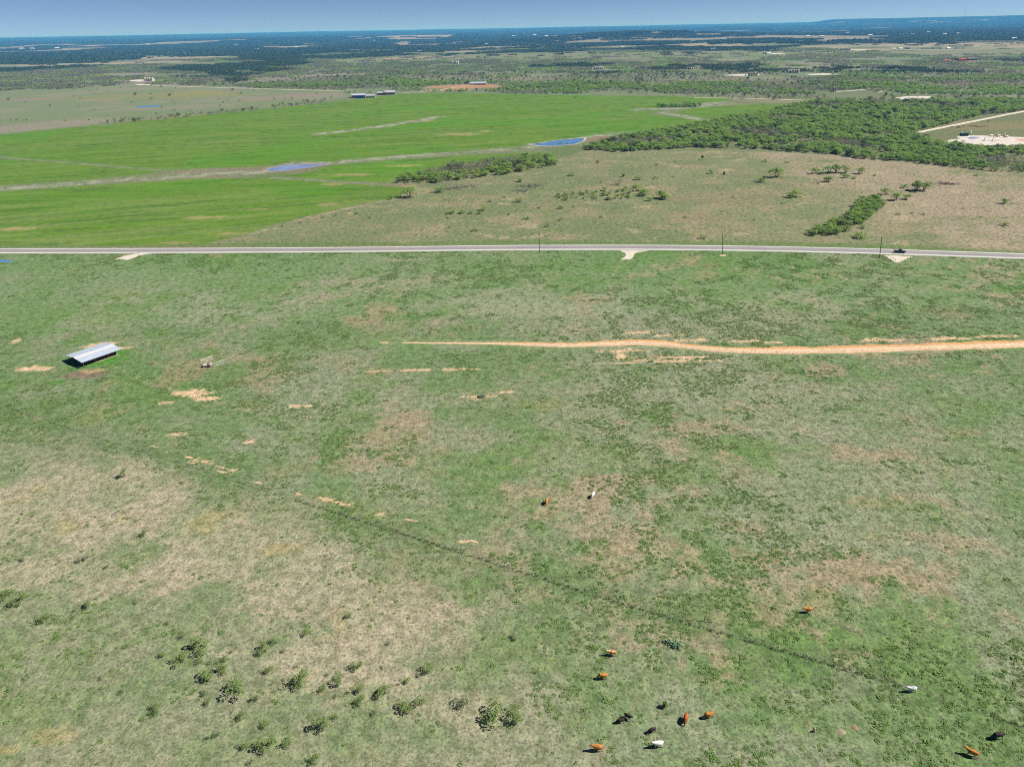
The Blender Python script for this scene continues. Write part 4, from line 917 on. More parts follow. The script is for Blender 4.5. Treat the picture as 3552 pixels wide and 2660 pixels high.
def slab(x0, x1, y0, z0, y1, z1, t=.06, cor=0):
    mb = MB(); n = max(1, int((x1 - x0) / cor)) if cor else 1
    for k in range(n):
        a_ = x0 + (x1 - x0) * k / n; b_ = x0 + (x1 - x0) * (k + 1) / n; dz = .035 if k % 2 else 0
        mb.add([(a_, y0, z0 + dz), (b_, y0, z0 + dz), (b_, y1, z1 + dz), (a_, y1, z1 + dz), (a_, y0, z0 + dz - t), (b_, y0, z0 + dz - t), (b_, y1, z1 + dz - t), (a_, y1, z1 + dz - t)],
               [(0, 1, 2, 3), (7, 6, 5, 4), (0, 4, 5, 1), (1, 5, 6, 2), (2, 6, 7, 3), (3, 7, 4, 0)])
    return mb
for i in range(4):
    o = slab(-HL, HL, yb[i], zb[i], yb[i + 1], zb[i + 1], .06, .6).build('roof_panel', galv if i in (0, 3) else (galv_sunlit if i == 1 else mat('dim_slope_sheet', (.56, .60, .66), .45, .1, .5, metal=.2)), barn)  # sunward upper slope coloured brighter, the less lit one greyer
    if i in (0, 3): o['label'] = 'blue grey lower roof slope'
    else: o['label'] = 'bright upper roof slope'
MB().box(-HL, HL, -.12, .12, 3.20, 3.26).build('ridge_cap', galv, barn)
MB().box(-.9, -.75, -.1, 5.3, 3.86, 3.90).build('roof_seam', mat('seam_dark', (.2, .22, .3), .6, .1), barn) if False else None
for y_ in (-5.3, -1.75, 1.75, 5.3):
    for x_ in (-6.7, -2.3, 2.3, 6.7):
        MB().tube((x_, y_, -.3), (x_, y_, 2.4 if abs(y_) > 3 else 2.8), .085, None, 8).build('post', postm, barn)
for x_ in np.arange(-5.4, 5.5, 1.2):
    MB().box(x_ - .58, x_ + .58, -3.36 - .02 * (int(x_ * 5) % 2), -3.28, 0, 2.58).build('wall_board', rust_wall, barn)
MB().box(.2, 1.5, -3.45, -3.42, 0, 2.1).build('door', darkin, barn)
MB().box(-6.0, 6.0, 2.0, 2.08, 0, 2.7).build('back_wall', rust_wall, barn)
MB().box(5.92, 6.0, -3.3, 2.0, 0, 2.55).build('end_wall', rust_wall, barn)
for y_, z_ in ((-5.3, 2.38), (5.3, 2.38), (-1.75, 2.76), (1.75, 2.76)): MB().box(-6.8, 6.8, y_ - .05, y_ + .05, z_ - .12, z_).build('beam', postm, barn)
struct(sheet('dirt_apron', GP([z3(*p_) for p_ in ((735,728),(905,714),(1250,612),(1605,484),(1580,465),(1250,562),(950,652))]), .012, mat('apron_dirt', (.48, .34, .21), .95, .2, .8), .15, .8))

# ------------------------------------------------------------------ old trailer, wire panels, trough
K4 = 180 / 2212 / 1.6058
def z4(x, y): return (660 / 1.6058 + x * K4, 1220 / 1.6058 + y * K4)
tan_paint = mat('chalky_beige_paint', (.50, .40, .34), .75, .2, 1.2); rubber = mat('tyre_rubber', (.02, .02, .02), .85, .2); dark_paint = mat('dark_underside', (.035, .03, .03), .8, .2)
def wheel(parent, x, y, r, wd, rimm, name='wheel'):
    w_ = thing_part(name, parent, (x, y, r))
    rc = MB(); prof_ = [(r * .55, -wd / 2), (r * .94, -wd / 2), (r, -wd * .3), (r, wd * .3), (r * .94, wd / 2), (r * .55, wd / 2)]
    for k in range(20):
        pass
    rc.lathe(prof_, 18); me = rc.mesh('tyre', rubber, True); me.transform(Matrix.Rotation(math.pi / 2, 4, 'X')); obj('tyre', me, w_)
    m2 = MB().lathe([(r * .3, -wd * .42), (r * .57, -wd * .4), (r * .57, wd * .4), (r * .3, wd * .42)], 14).mesh('rim', rimm, True); m2.transform(Matrix.Rotation(math.pi / 2, 4, 'X')); obj('rim', m2, w_)
    return w_
def thing_part(name, parent, loc):
    o = bpy.data.objects.new(name, None); COL.objects.link(o); o.parent = parent; o.location = loc; return o
p = G(*z4(730, 655)); tr = thing('utility_trailer', 'old beige pickup bed trailer parked in the pasture beside wire panels', 'trailer', (p[0], p[1] + .6, 0), R(14))
bx = MB()
bx.box(-1.5, 1.5, -.85, .85, .45, .55)
bx.build('bed_floor', dark_paint, tr)
for y_ in (-.92, .85): MB().box(-1.55, 1.55, y_, y_ + .07, .42, 1.0).build('bed_side', tan_paint, tr)
MB().box(-1.62, -1.55, -.92, .92, .42, 1.0).build('front_panel', tan_paint, tr); MB().box(1.55, 1.62, -.92, .92, .42, .95).build('tailgate', tan_paint, tr)
MB().box(-1.55, -.2, -.92, .92, 1.0, 1.05).build('top_cover', tan_paint, tr); MB().box(.75, 1.55, -.92, .92, 1.0, 1.05).build('top_cover', tan_paint, tr)
for y_ in (-1.02, .92): MB().add([(-.1 + .62 * math.cos(a_) + .6, yy, .38 + .55 * math.sin(a_)) for yy in (y_, y_ + .1) for a_ in np.linspace(0, math.pi, 9)], [(k, k + 1, k + 10, k + 9) for k in range(8)]).build('fender', tan_paint, tr)
wheel(tr, .5, -1.0, .34, .2, steel); wheel(tr, .5, 1.0, .34, .2, steel)
MB().box(-1.75, -1.62, -.7, .7, .3, .5).build('bumper', dark_paint, tr); MB().box(-1.66, -1.62, .5, .8, .78, .92).build('lamp', mat('lamp_white', (.75, .75, .75), .3), tr)
MB().tube((-1.6, 0, .42), (-2.9, 0, .38), .05).build('drawbar', steel, tr); MB().tube((-2.85, 0, .42), (-2.85, 0, 0), .04).build('jack', steel, tr)
def cattle_panel(a_, b_, label, h_=1.25, lean=.25):
    A_, B_ = G(*z4(*a_)), G(*z4(*b_)); d = B_ - A_; L = float(np.linalg.norm(d)); rz = math.atan2(d[1], d[0])
    o = thing('cattle_fence', label, 'wire fence', tuple(A_), rz)
    fr = MB(); q = lambda x, z: (x, z * lean, z)
    for z_ in (.05, h_): fr.tube(q(0, z_), q(L, z_), .03, None, 5)
    for x_ in np.linspace(0, L, max(2, int(L / 2.4) + 1)): fr.tube(q(x_, 0), q(x_, h_), .03, None, 5)
    fr.build('frame', mat('galvanised_pipe', (.45, .47, .48), .5, .1, metal=.3), o)
    wi = MB()
    for z_ in np.linspace(.2, h_ - .12, 6): wi.tube(q(0, z_), q(L, z_), .010, None, 4, False)
    for x_ in np.arange(.25, L, .3): wi.tube(q(x_, .05), q(x_, h_), .009, None, 4, False)
    m_ = wi.build('wire_mesh', mat('galvanised_wire', (.42, .45, .44), .5, .1, metal=.3), o); m_['kind'] = 'stuff'
cattle_panel((1480, 465), (1810, 385), 'pale wire panel standing upright at the end of the row beyond the trailer', 1.5, .05)
cattle_panel((1040, 610), (1470, 468), 'long thin wire panel joining the trailer to the upright pale panel', 1.2)
cattle_panel((480, 490), (960, 300), 'grey wire panel running off behind the trailer', 1.2)
p = G(330, 786); t_ = thing('feed_trough', 'small tan wooden feed trough alone in the grass near the shelter', 'trough', tuple(p), R(12))
wood_tan = mat('bleached_wood', (.48, .37, .25), .85, .25, 3.0)
MB().box(-.9, .9, -.35, .35, .12, .17).build('floor', wood_tan, t_)
for y_ in (-.39, .35): MB().box(-.9, .9, y_, y_ + .04, .10, .5).build('side_board', wood_tan, t_)
for x_ in (-.94, .90): MB().box(x_, x_ + .04, -.39, .39, .10, .5).build('end_board', wood_tan, t_)
for x_ in (-.7, .7): MB().box(x_ - .05, x_ + .05, -.3, .3, 0, .12).build('skid', wood_tan, t_)

# ------------------------------------------------------------------ pickup on the highway
pp = G(1946, 546.2); i0 = int(np.argmin(np.hypot(ROADL[:, 0] - pp[0], ROADL[:, 1] - pp[1])))
rdir = ROADL[i0 + 1] - ROADL[i0 - 1]; rrz = math.atan2(rdir[1], rdir[0]); rn = np.array([-math.sin(rrz), math.cos(rrz)])
tp = ROADL[i0] - rn * 1.75
blue = mat('dark_blue_car_paint', (.012, .035, .085), .25, .1, spec=.6); glass = mat('dark_glass', (.015, .02, .025), .08, .05, spec=.8); chrome = mat('chrome', (.6, .6, .62), .2, .05, metal=.9); black = mat('black_plastic', (.015, .015, .017), .6, .1)
truck = thing('pickup_truck', 'dark blue crew cab pickup driving along the highway', 'pickup', (tp[0], tp[1], .126), rrz)
def prism(pts, y0, y1, inset=0.0):
    mb = MB(); n = len(pts); mb.add([(x_, y0, z_) for x_, z_ in pts] + [(x_, y1, z_) for x_, z_ in pts], [tuple(range(n)), tuple(range(2 * n - 1, n - 1, -1))] + [(k, k + n, (k + 1) % n + n, (k + 1) % n) for k in range(n)]); return mb
def bevel(o, w_=.05):
    m_ = o.modifiers.new('bevel', 'BEVEL'); m_.width = w_; m_.segments = 2; m_.limit_method = 'ANGLE'; return o
def arch(cx, r_, z0): return [(cx + r_ * math.cos(a_), z0 + r_ * math.sin(a_)) for a_ in np.linspace(math.pi, 0, 7)]
lowline = [(-2.95, .52)] + arch(-1.85, .48, .42) + [(-1.3, .40), (1.25, .40)] + arch(1.85, .48, .42) + [(2.85, .45)]
bevel(prism(lowline + [(2.95, .62), (2.92, 1.02), (2.72, 1.14), (1.35, 1.22), (-.55, 1.20), (-.58, 1.22), (-2.95, 1.22)], -.98, .98).build('body', blue, truck), .05)
MB().box(-2.88, -.68, -.84, .84, 1.2, 1.232).build('bed_liner', black, truck)
for y_ in (-.98, .88): MB().box(-2.95, -.6, y_, y_ + .1, 1.225, 1.29).build('bed_rail', blue, truck)
cab = MB(); lo = [(-.62, 1.21), (1.42, 1.22)]; hi = [(-.38, 1.88), (.72, 1.90)]
cab.add([(-.62, -.93, 1.2), (1.42, -.93, 1.2), (1.42, .93, 1.2), (-.62, .93, 1.2), (-.40, -.74, 1.86), (.70, -.74, 1.88), (.70, .74, 1.88), (-.40, .74, 1.86)], [(0, 3, 2, 1), (4, 5, 6, 7), (0, 1, 5, 4), (1, 2, 6, 5), (2, 3, 7, 6), (3, 0, 4, 7)])
cb = bevel(cab.build('cab', blue, truck), .06)
def quad_on(a_, b_, c_, d_, off, name, m_, par):
    P4 = [np.array(q) for q in (a_, b_, c_, d_)]; n_ = np.cross(P4[1] - P4[0], P4[3] - P4[0]); n_ /= np.linalg.norm(n_)
    c0 = sum(P4) / 4; mid_ = np.array([.2, 0, 1.4]); n_ = n_ if np.dot(n_, c0 - mid_) > 0 else -n_
    MB().add([q + n_ * off for q in P4] + [q + n_ * (off - .012) for q in P4], [(0, 1, 2, 3), (7, 6, 5, 4)] + [(k, (k + 1) % 4, (k + 1) % 4 + 4, k + 4) for k in range(4)]).build(name, m_, par)
for s_ in (-1, 1):
    quad_on((-.42, s_ * .895, 1.28), (.34, s_ * .895, 1.28), (.26, s_ * .765, 1.80), (-.30, s_ * .765, 1.80), .012, 'window', glass, cb)
    quad_on((.42, s_ * .895, 1.28), (1.20, s_ * .895, 1.28), (.68, s_ * .765, 1.80), (.34, s_ * .765, 1.80), .012, 'window', glass, cb)
    MB().box(1.0, 1.16, s_ * 1.08 - .07, s_ * 1.08 + .07, 1.22, 1.38).build('mirror', black, truck)
    MB().box(2.86, 2.965, s_ * .74 - .17, s_ * .74 + .17, .82, .98).build('headlight', mat('headlight_glass', (.8, .8, .8), .15), truck)
    MB().box(-2.97, -2.94, s_ * .88 - .07, s_ * .88 + .07, .78, 1.12).build('tail_light', mat('red_lens', (.35, .02, .015), .25), truck)
quad_on((1.34, -.80, 1.27), (1.34, .80, 1.27), (.78, .66, 1.82), (.78, -.66, 1.82), .02, 'windscreen', glass, cb)
quad_on((-.59, -.78, 1.27), (-.59, .78, 1.27), (-.44, .66, 1.80), (-.44, -.66, 1.80), .02, 'rear_window', glass, cb)
MB().box(2.92, 3.05, -.95, .95, .45, .66).build('front_bumper', chrome, truck); MB().box(-3.08, -2.94, -.92, .92, .48, .66).build('rear_bumper', chrome, truck); MB().box(2.93, 2.97, -.52, .52, .7, 1.0).build('grille', black, truck)
for x_ in (-1.85, 1.85):
    for y_ in (-.84, .84): wheel(truck, x_, y_, .40, .26, chrome)

# ------------------------------------------------------------------ utility poles, road markers, fences
polem = mat('creosote_pole', (.085, .062, .048), .9, .3, 2.0)
def pole(px, py, h_, label, arm, tf, tilt=0):
    p = G(px, py); o = thing('utility_pole', label, 'utility pole', tuple(p), 0); o.rotation_euler = (0, R(tilt), 0)
    MB().tube((0, 0, -.8), (0, 0, h_), .19, .13, 10).build('pole', polem, o)
    if arm: MB().box(-.06, .06, -1.1, 1.1, h_ - .75, h_ - .63).build('crossarm', polem, o)
    for k, (y_, z_) in enumerate(((0, h_ + .0), (-1.0, h_ - .63), (1.0, h_ - .63)) if arm else ((0, h_),)): MB().lathe([(.03, z_), (.06, z_ + .05), (.045, z_ + .12), (.06, z_ + .17), (.02, z_ + .2)], 8, (0, y_)).build('insulator', mat('porcelain', (.55, .53, .5), .3), o)
    if tf: MB().lathe([(.1, h_ - 1.9), (.24, h_ - 1.88), (.25, h_ - 1.1), (.14, h_ - 1.02)], 12, (.42, 0)).build('transformer', steel, o)
pole(1166, 547, 12.4, 'dark utility pole with a grey transformer near the short concrete driveway', False, True, -2.5)
pole(1561, 550, 12.4, 'dark utility pole standing in a patch of bare dirt by the road fence', False, False, -6)
pole(1900, 557, 12.0, 'dark utility pole beside the wide driveway below the pickup', False, False, -6)
p = G(1561, 551); struct(sheet('bare_dirt', np.array([[p[0] + 1.8 * math.cos(a_), p[1] + 2.0 * math.sin(a_) - .8] for a_ in np.linspace(0, 6, 10)]), .01, mat('apron_dirt', (.48, .34, .21)), .2, 1))
def marker(px, py, h_, m_, label, wd=.12):
    o = thing('roadside_marker', label, 'marker post', tuple(G(px, py)), rrz)
    MB().tube((0, 0, -.2), (0, 0, h_), .05, None, 6).build('post', m_, o); MB().box(-wd, wd, -.09, -.06, h_ * .55, h_).build('plate', m_, o)
white = mat('white_paint', (.78, .77, .74), .6, .06)
marker(1650, 545.5, 1.6, white, 'white marker post on the south shoulder of the highway'); marker(1592, 516, 1.5, white, 'white marker post in the tan grass north of the highway', .2)
marker(15, 529, 1.9, mat('yellow_paint', (.62, .45, .04), .6, .06), 'yellow marker sign at the edge of the wheat by the highway', .35)
marker(333, 550, .8, white, 'low white marker where the narrow driveway leaves the highway')
def fence(name, label, L, step, ph, pr, pm, wires, wm, top=None, jitter=.06, skip=None):
    c0 = L[0]; o = thing(name, label, 'fence', (float(c0[0]), float(c0[1]), 0))
    Ls = smooth_line(L, step); Ls = Ls - Ls[0]
    if skip: Ls = Ls[skip(Ls + c0)]
    pm_ = MB().tube((0, 0, -.25), (0, 0, ph), pr, pr * .9, 6).mesh('post', pm); tp_ = MB().tube((0, 0, ph * .84), (0, 0, ph + .01), pr * 1.5, None, 6).mesh('tip', top) if top else None
    for q in Ls:
        a_ = obj('post', pm_, o, (q[0], q[1], 0)); a_.rotation_euler = (random.uniform(-jitter, jitter), random.uniform(-jitter, jitter), random.uniform(0, 3))
        if tp_: obj('post_tip', tp_, a_)
    wm_ = MB()
    for z_ in wires:
        for a_, b_ in zip(Ls[:-1], Ls[1:]):
            if np.linalg.norm(b_ - a_) < step * 2.5: wm_.tube((a_[0], a_[1], z_), (b_[0], b_[1], z_), .012, None, 3, False)
    q = wm_.build('wire', wm, o); q['kind'] = 'stuff'; return o
wirem = mat('rusty_wire', (.17, .14, .12), .7, .2); tpost = mat('t_post', (.10, .11, .08), .7, .2)
fence('wire_fence', 'long wire fence of thin posts running diagonally across the pasture', FENCE_LINE[1:], 5.5, 1.25, .04, tpost, (.35, .65, .95, 1.15), wirem, white)
RF = [GP([(1976,558.5),(2100,562.5),(2212,566.5),(2360,572)]), GP([(1380,545),(1480,546.5),(1560,550),(1660,551.8),(1800,554),(1906,556.8)]), GP([(330,551.5),(500,551),(747,549.8),(1000,547.5),(1166,546.5),(1340,545.5)]), GP([(-100,553),(0,553),(120,553),(240,553.5)])]
RL = ('dark wire fence along the road east of the wide driveway', 'wire fence along the road between the short driveway and the wide driveway', 'wire fence along the road west of the short concrete driveway', 'wire fence along the road left of the narrow driveway by the small blue pond')
for L_, lb in zip(RF, RL): fence('road_fence', lb, L_, 4.6, 1.3, .07, postm, (.3, .6, .9, 1.2), wirem)
for nm, pts_, lb in (('gate', [(1911,553.5),(1924,560),(1934,564.5)], 'flared brown pipe fence on the west side of the wide driveway'), ('gate', [(1972,556),(1960,560.5),(1948,565.5)], 'flared brown pipe fence on the east side of the wide driveway'), ('gate', [(246,560.5),(258,557),(272,552.5),(300,549.5)], 'rusty brown pipe fence beside the narrow driveway')):
    fence('pipe_fence', lb, GP(pts_), 2.6, 1.35, .09, mat('rusty_pipe', (.20, .10, .065), .8, .3), (.4, .8, 1.2), mat('rusty_pipe', (.20, .10, .065)))
p = G(*((2200 + 350 * .7) / 1.6058, (1500 + 962 * .7) / 1.6058)) if False else G(1522, 1340)
o = thing('brace_post', 'leaning wooden brace post beside the wire fence above the cactus', 'post', tuple(p), R(-25))
MB().tube((0, 0, -.3), (0, 0, 1.5), .09, None, 8).build('post', postm, o); MB().tube((0, 0, 1.2), (1.7, 0, .05), .07, None, 8).build('brace', postm, o)

# ------------------------------------------------------------------ cattle
def skin_mesh(name, J, E_, mats):
    me = bpy.data.meshes.new(name); me.from_pydata([j[:3] for j in J], E_, []); o = bpy.data.objects.new(name, me); COL.objects.link(o)
    m1 = o.modifiers.new('s', 'SKIN'); m1.use_smooth_shade = True; m2 = o.modifiers.new('u', 'SUBSURF'); m2.levels = 2; m2.render_levels = 2
    sv = me.skin_vertices[0].data
    for k, j in enumerate(J): sv[k].radius = (j[3], j[4] if len(j) > 4 else j[3])
    sv[0].use_root = True
    dg = bpy.context.evaluated_depsgraph_get(); out = bpy.data.meshes.new_from_object(o.evaluated_get(dg)); bpy.data.objects.remove(o); out.name = name
    out.materials.clear()
    for m_ in mats: out.materials.append(m_)
    return out
def cow_mesh(pose, seed):
    rg = np.random.default_rng(seed)
    # x forward; joints: pelvis, loin, barrel, chest, withers, neck ...
    J = [(-.64, 0, .99, .38, .38), (-.34, 0, .94, .44, .44), (.04, 0, .90, .47, .47), (.38, 0, .92, .43, .44), (.58, 0, 1.0, .32, .34)]
    E_ = [(0, 1), (1, 2), (2, 3), (3, 4)]
    if pose == 'graze': N = [(.84, 0, .84, .20, .21), (1.0, 0, .56, .16, .17), (1.10, 0, .36, .16, .15), (1.28, 0, .17, .09, .09), (1.33, 0, .08, .075, .07)]
    else: N = [(.82, 0, 1.16, .21, .23), (1.0, 0, 1.28, .17, .18), (1.14, 0, 1.28, .16, .15), (1.31, 0, 1.15, .11, .11), (1.39, 0, 1.08, .09, .085)]
    b0 = 4
    for q in N: J.append(q); E_.append((b0, len(J) - 1)); b0 = len(J) - 1
    hd = b0 - 2
    for s_ in (-1, 1):
        e = N[2]; J.append((e[0] - .06, s_ * .13, e[2] + .09, .045, .03)); E_.append((hd, len(J) - 1)); J.append((e[0] - .10, s_ * .27, e[2] + .07, .03, .02)); E_.append((len(J) - 2, len(J) - 1))
    st = {'walk': (.18, -.14), 'stand': (.02, -.03), 'graze': (.14, -.06)}[pose]
    for s_, dx in ((1, st[0]), (-1, st[1])):
        a_ = len(J); J += [(.46, s_ * .18, .78, .125, .14), (.48 + dx * .4, s_ * .19, .50, .075, .08), (.46 + dx * .8, s_ * .19, .24, .05), (.48 + dx, s_ * .19, .05, .055), (.51 + dx, s_ * .19, -.005, .055)]; E_ += [(3, a_), (a_, a_ + 1), (a_ + 1, a_ + 2), (a_ + 2, a_ + 3), (a_ + 3, a_ + 4)]
    for s_, dx in ((1, st[1]), (-1, st[0])):
        a_ = len(J); J += [(-.66, s_ * .19, .84, .16, .18), (-.58 + dx * .3, s_ * .20, .64, .10, .12), (-.80 + dx * .6, s_ * .19, .44, .06), (-.75 + dx, s_ * .19, .06, .055), (-.72 + dx, s_ * .19, -.005, .055)]; E_ += [(0, a_), (a_, a_ + 1), (a_ + 1, a_ + 2), (a_ + 2, a_ + 3), (a_ + 3, a_ + 4)]
    a_ = len(J); J += [(-.96, 0, 1.14, .05), (-1.03, 0, .85, .025), (-1.02, .02, .55, .03)]; E_ += [(0, a_), (a_, a_ + 1), (a_ + 1, a_ + 2)]
    return J, E_
def coat(name, base, alt, amt, face=None):
    m, t, b = nmat(name); tc = t.nodes.new('ShaderNodeTexCoord')
    nz = ND(t, 'ShaderNodeTexNoise', Scale=1.6, Detail=2.0); t.links.new(tc.outputs['Object'], nz.inputs['Vector'])
    oi = t.nodes.new('ShaderNodeObjectInfo'); va = ND(t, 'ShaderNodeVectorMath', operation='ADD'); t.links.new(tc.outputs['Object'], va.inputs[0]); t.links.new(oi.outputs['Location'], va.inputs[1]); t.links.new(va.outputs[0], nz.inputs['Vector'])
    c = ramp(t, nz.outputs['Fac'], [(max(0, amt - .05), base), (min(1, amt + .05), alt)])
    if face:
        sx = t.nodes.new('ShaderNodeSeparateXYZ'); t.links.new(tc.outputs['Object'], sx.inputs[0])
        f = ramp(t, sx.outputs['X'], [(0, (0, 0, 0)), (1, (1, 1, 1))]); mr = ND(t, 'ShaderNodeMapRange'); mr.inputs[1].default_value = 1.12; mr.inputs[2].default_value = 1.22; t.links.new(sx.outputs['X'], mr.inputs[0])
        mx = ND(t, 'ShaderNodeMix', data_type='RGBA'); t.links.new(mr.outputs[0], mx.inputs[0]); t.links.new(c, mx.inputs[6]); mx.inputs[7].default_value = (*face, 1); c = mx.outputs[2]
    t.links.new(c, b.inputs['Base Color']); b.inputs['Roughness'].default_value = .7; b.inputs['Specular IOR Level'].default_value = .2; return m
COATS = {'orange': coat('orange_coat', (.44, .195, .040), (.34, .140, .028), .5), 'pied': coat('orange_white_coat', (.44, .195, .040), (.66, .54, .44), .54, (.55, .30, .15)), 'brown': coat('brown_coat', (.36, .145, .030), (.46, .22, .07), .55),
         'red': coat('red_brown_coat', (.38, .105, .030), (.32, .085, .024), .5), 'white': coat('white_coat', (.72, .69, .64), (.62, .58, .52), .55, (.60, .45, .36)), 'grey': coat('grey_white_coat', (.60, .60, .63), (.30, .30, .34), .56, (.75, .73, .70)), 'black': coat('black_coat', (.018, .014, .014), (.028, .020, .018), .5), 'dusk': coat('dark_brown_coat', (.10, .05, .035), (.06, .03, .02), .5)}
CM = {}
def cow(px, py, ct, pose, head, sc_, label, cat='cow', grp='cattle grazing in the pasture', name='cow', loc=None):
    if (pose, ct) not in CM: CM[(pose, ct)] = skin_mesh('body', *cow_mesh(pose, 3), [COATS[ct]])
    p = G(px, py) if loc is None else loc
    o = thing(name, label, cat, (p[0], p[1], p[2] + .03 * sc_), R(head), grp, sc_); obj('body', CM[(pose, ct)], o); return o
CS = 1.02
cow(1181, 1087, 'brown', 'graze', 255, CS, 'brown cow with pale legs grazing close to a white cow, far from the herd')
cow(1281, 1073, 'white', 'graze', 242, CS, 'white cow grazing beside a brown one, far from the herd')
cow(1745, 1322, 'orange', 'walk', 183, CS, 'orange cow standing alone north of the fence between green weeds')
cow(1322, 1415, 'pied', 'walk', 176, CS * 1.0, 'orange cow with white rump walking alone below the fence corner')
cow(1302, 1465, 'orange', 'graze', 182, CS, 'plain orange cow grazing just south of the pied orange cow')
cow(1481, 1556, 'red', 'graze', 248, CS, 'dark red cow grazing head down next to an orange cow')
cow(1531, 1549, 'orange', 'graze', 192, CS, 'bright orange cow grazing next to the dark red cow')
cow(1356, 1551, 'black', 'stand', 325, CS * .78, 'young black cow standing, the farther of a touching black pair', 'calf')
cow(1340, 1560, 'black', 'graze', 190, CS * .78, 'young black cow grazing, the nearer of a touching black pair', 'calf')
cow(1408, 1581, 'black', 'graze', 198, CS * .8, 'black cow grazing alone just above the white cow', 'calf')
cow(1421, 1612, 'white', 'stand', 187, CS, 'white cow standing by the black cow in the herd')
cow(1291, 1620, 'brown', 'walk', 178, CS * 1.03, 'brown orange cow walking west of the white cow')
cow(1968, 1493, 'grey', 'stand', 180, CS * .95, 'pale grey cow standing right at the wire fence')
cow(2153, 1594, 'black', 'graze', 186, CS * 1.05, 'large black cow grazing near an orange cow away from the herd')
cow(2098, 1631, 'orange', 'walk', 147, CS * 1.03, 'orange cow walking away beside the large black cow')
for px, py in ((25,261.5),(36,261),(58,260.5),(141,262),(192,260.5),(247,257.5),(262,257),(270,256.5),(279,257.5),(288,256),(297,257.5),(305,256.5),(311,257)):
    cow(px, py, 'dusk', 'stand', rng.uniform(150, 210), 1.25, 'dark brown cow in the distant herd in the pale pasture behind the wheat', 'cow', 'distant cattle behind the wheat')

# ------------------------------------------------------------------ cactus, stumps, mounds
padm = mat('prickly_pear_pad', (.24, .36, .22), .6, .35, 3.0)
def cactus(px, py, n, rad, label, sd):
    p = G(px, py); o = thing('prickly_pear', label, 'cactus', tuple(p), 0, 'prickly pears'); rg = np.random.default_rng(sd)
    base_ = MB().lathe([(.02, -1), (.62, -.7), (.92, -.2), (1, .15), (.8, .65), (.45, .92), (.02, 1)], 8)
    V0 = np.array(base_.v) * np.array([.17, .05, .22]); mb = MB()
    for k in range(n):
        a_ = rg.uniform(0, 6.283); q = rad * math.sqrt(rg.uniform(0, 1)); z_ = rg.uniform(.15, .75) * (1 - .4 * (q / rad)); th = rg.uniform(0, 6.28); ti = rg.normal() * .5
        c1, s1, c2, s2 = math.cos(th), math.sin(th), math.cos(ti), math.sin(ti); V = V0.copy(); V = np.column_stack([V[:, 0], V[:, 1] * c2 - V[:, 2] * s2, V[:, 1] * s2 + V[:, 2] * c2]); V = np.column_stack([V[:, 0] * c1 - V[:, 1] * s1, V[:, 0] * s1 + V[:, 1] * c1, V[:, 2]])
        if k < 14: q *= .6; z_ = .17
        mb.add(V + np.array([q * math.cos(a_), q * math.sin(a_), z_]), base_.f)
    q = mb.build('pads', padm, o, True); q['kind'] = 'stuff'
cactus(1462, 1394, 120, 1.15, 'larger clump of pale green prickly pear below the fence', 1); cactus(1442, 1387, 70, .8, 'smaller clump of pale green prickly pear below the fence', 2)
def mound(px, py, r_, h_, m_, name, label, cat, sd):
    rg = np.random.default_rng(sd); n = 12; V = [(0, 0, h_)]; 
    for j, (q, z_) in enumerate(((.45, .8), (.8, .35), (1.05, -.05))):
        for k in range(n): a_ = 6.283 * k / n; u = q * r_ * rg.uniform(.8, 1.2); V.append((u * math.cos(a_), u * math.sin(a_), h_ * z_ * rg.uniform(.7, 1.2)))
    f = [(0, 1 + k, 1 + (k + 1) % n) for k in range(n)] + [(1 + j * n + k, 1 + (j + 1) * n + k, 1 + (j + 1) * n + (k + 1) % n, 1 + j * n + (k + 1) % n) for j in range(2) for k in range(n)]
    p = G(px, py); o = MB().add(V, f).build(name, m_, None, True, tuple(p)); tag(o, label, cat); return o
mound(1818, 1581, .8, .16, mat('pale_dirt', (.25, .22, .14), .95, .3, 3.0, bump=.1), 'dirt_mound', 'pale dirt mound between a dead stump and a red mound', 'mound', 4)
mound(1846, 1571, .6, .14, mat('red_dirt', (.23, .15, .09), .95, .3, 3.0, bump=.1), 'dirt_mound', 'reddish ant mound in the grass south of the grey cow', 'mound', 5)
p = G(1759, 1579); o = thing('tree_stump', 'broken dead tree stump with pale wood near the dirt mounds', 'stump', tuple(p), 1.0); pw = mat('pale_dead_wood', (.42, .33, .24), .9, .3, 3.0)
MB().lathe([(.36, -.2), (.30, .1), (.22, .4), (.16, .62), (.05, .8)], 9).build('stump', pw, o); MB().tube((.1, 0, .12), (.9, .35, .10), .12, .05, 7).build('branch', pw, o); MB().tube((0, 0, .3), (-.5, .3, .75), .09, .04, 7).build('branch', mat('bark', (.1, .08, .06)), o)
mound(1039, 857, 1.6, .5, mat('dark_brush_pile', (.05, .06, .03), .95, .4, 3.0, bump=.1), 'brush_pile', 'dark brush pile on the strip of bare orange soil', 'brush pile', 8)
for px, py in ((1018,752.5),):
    pass

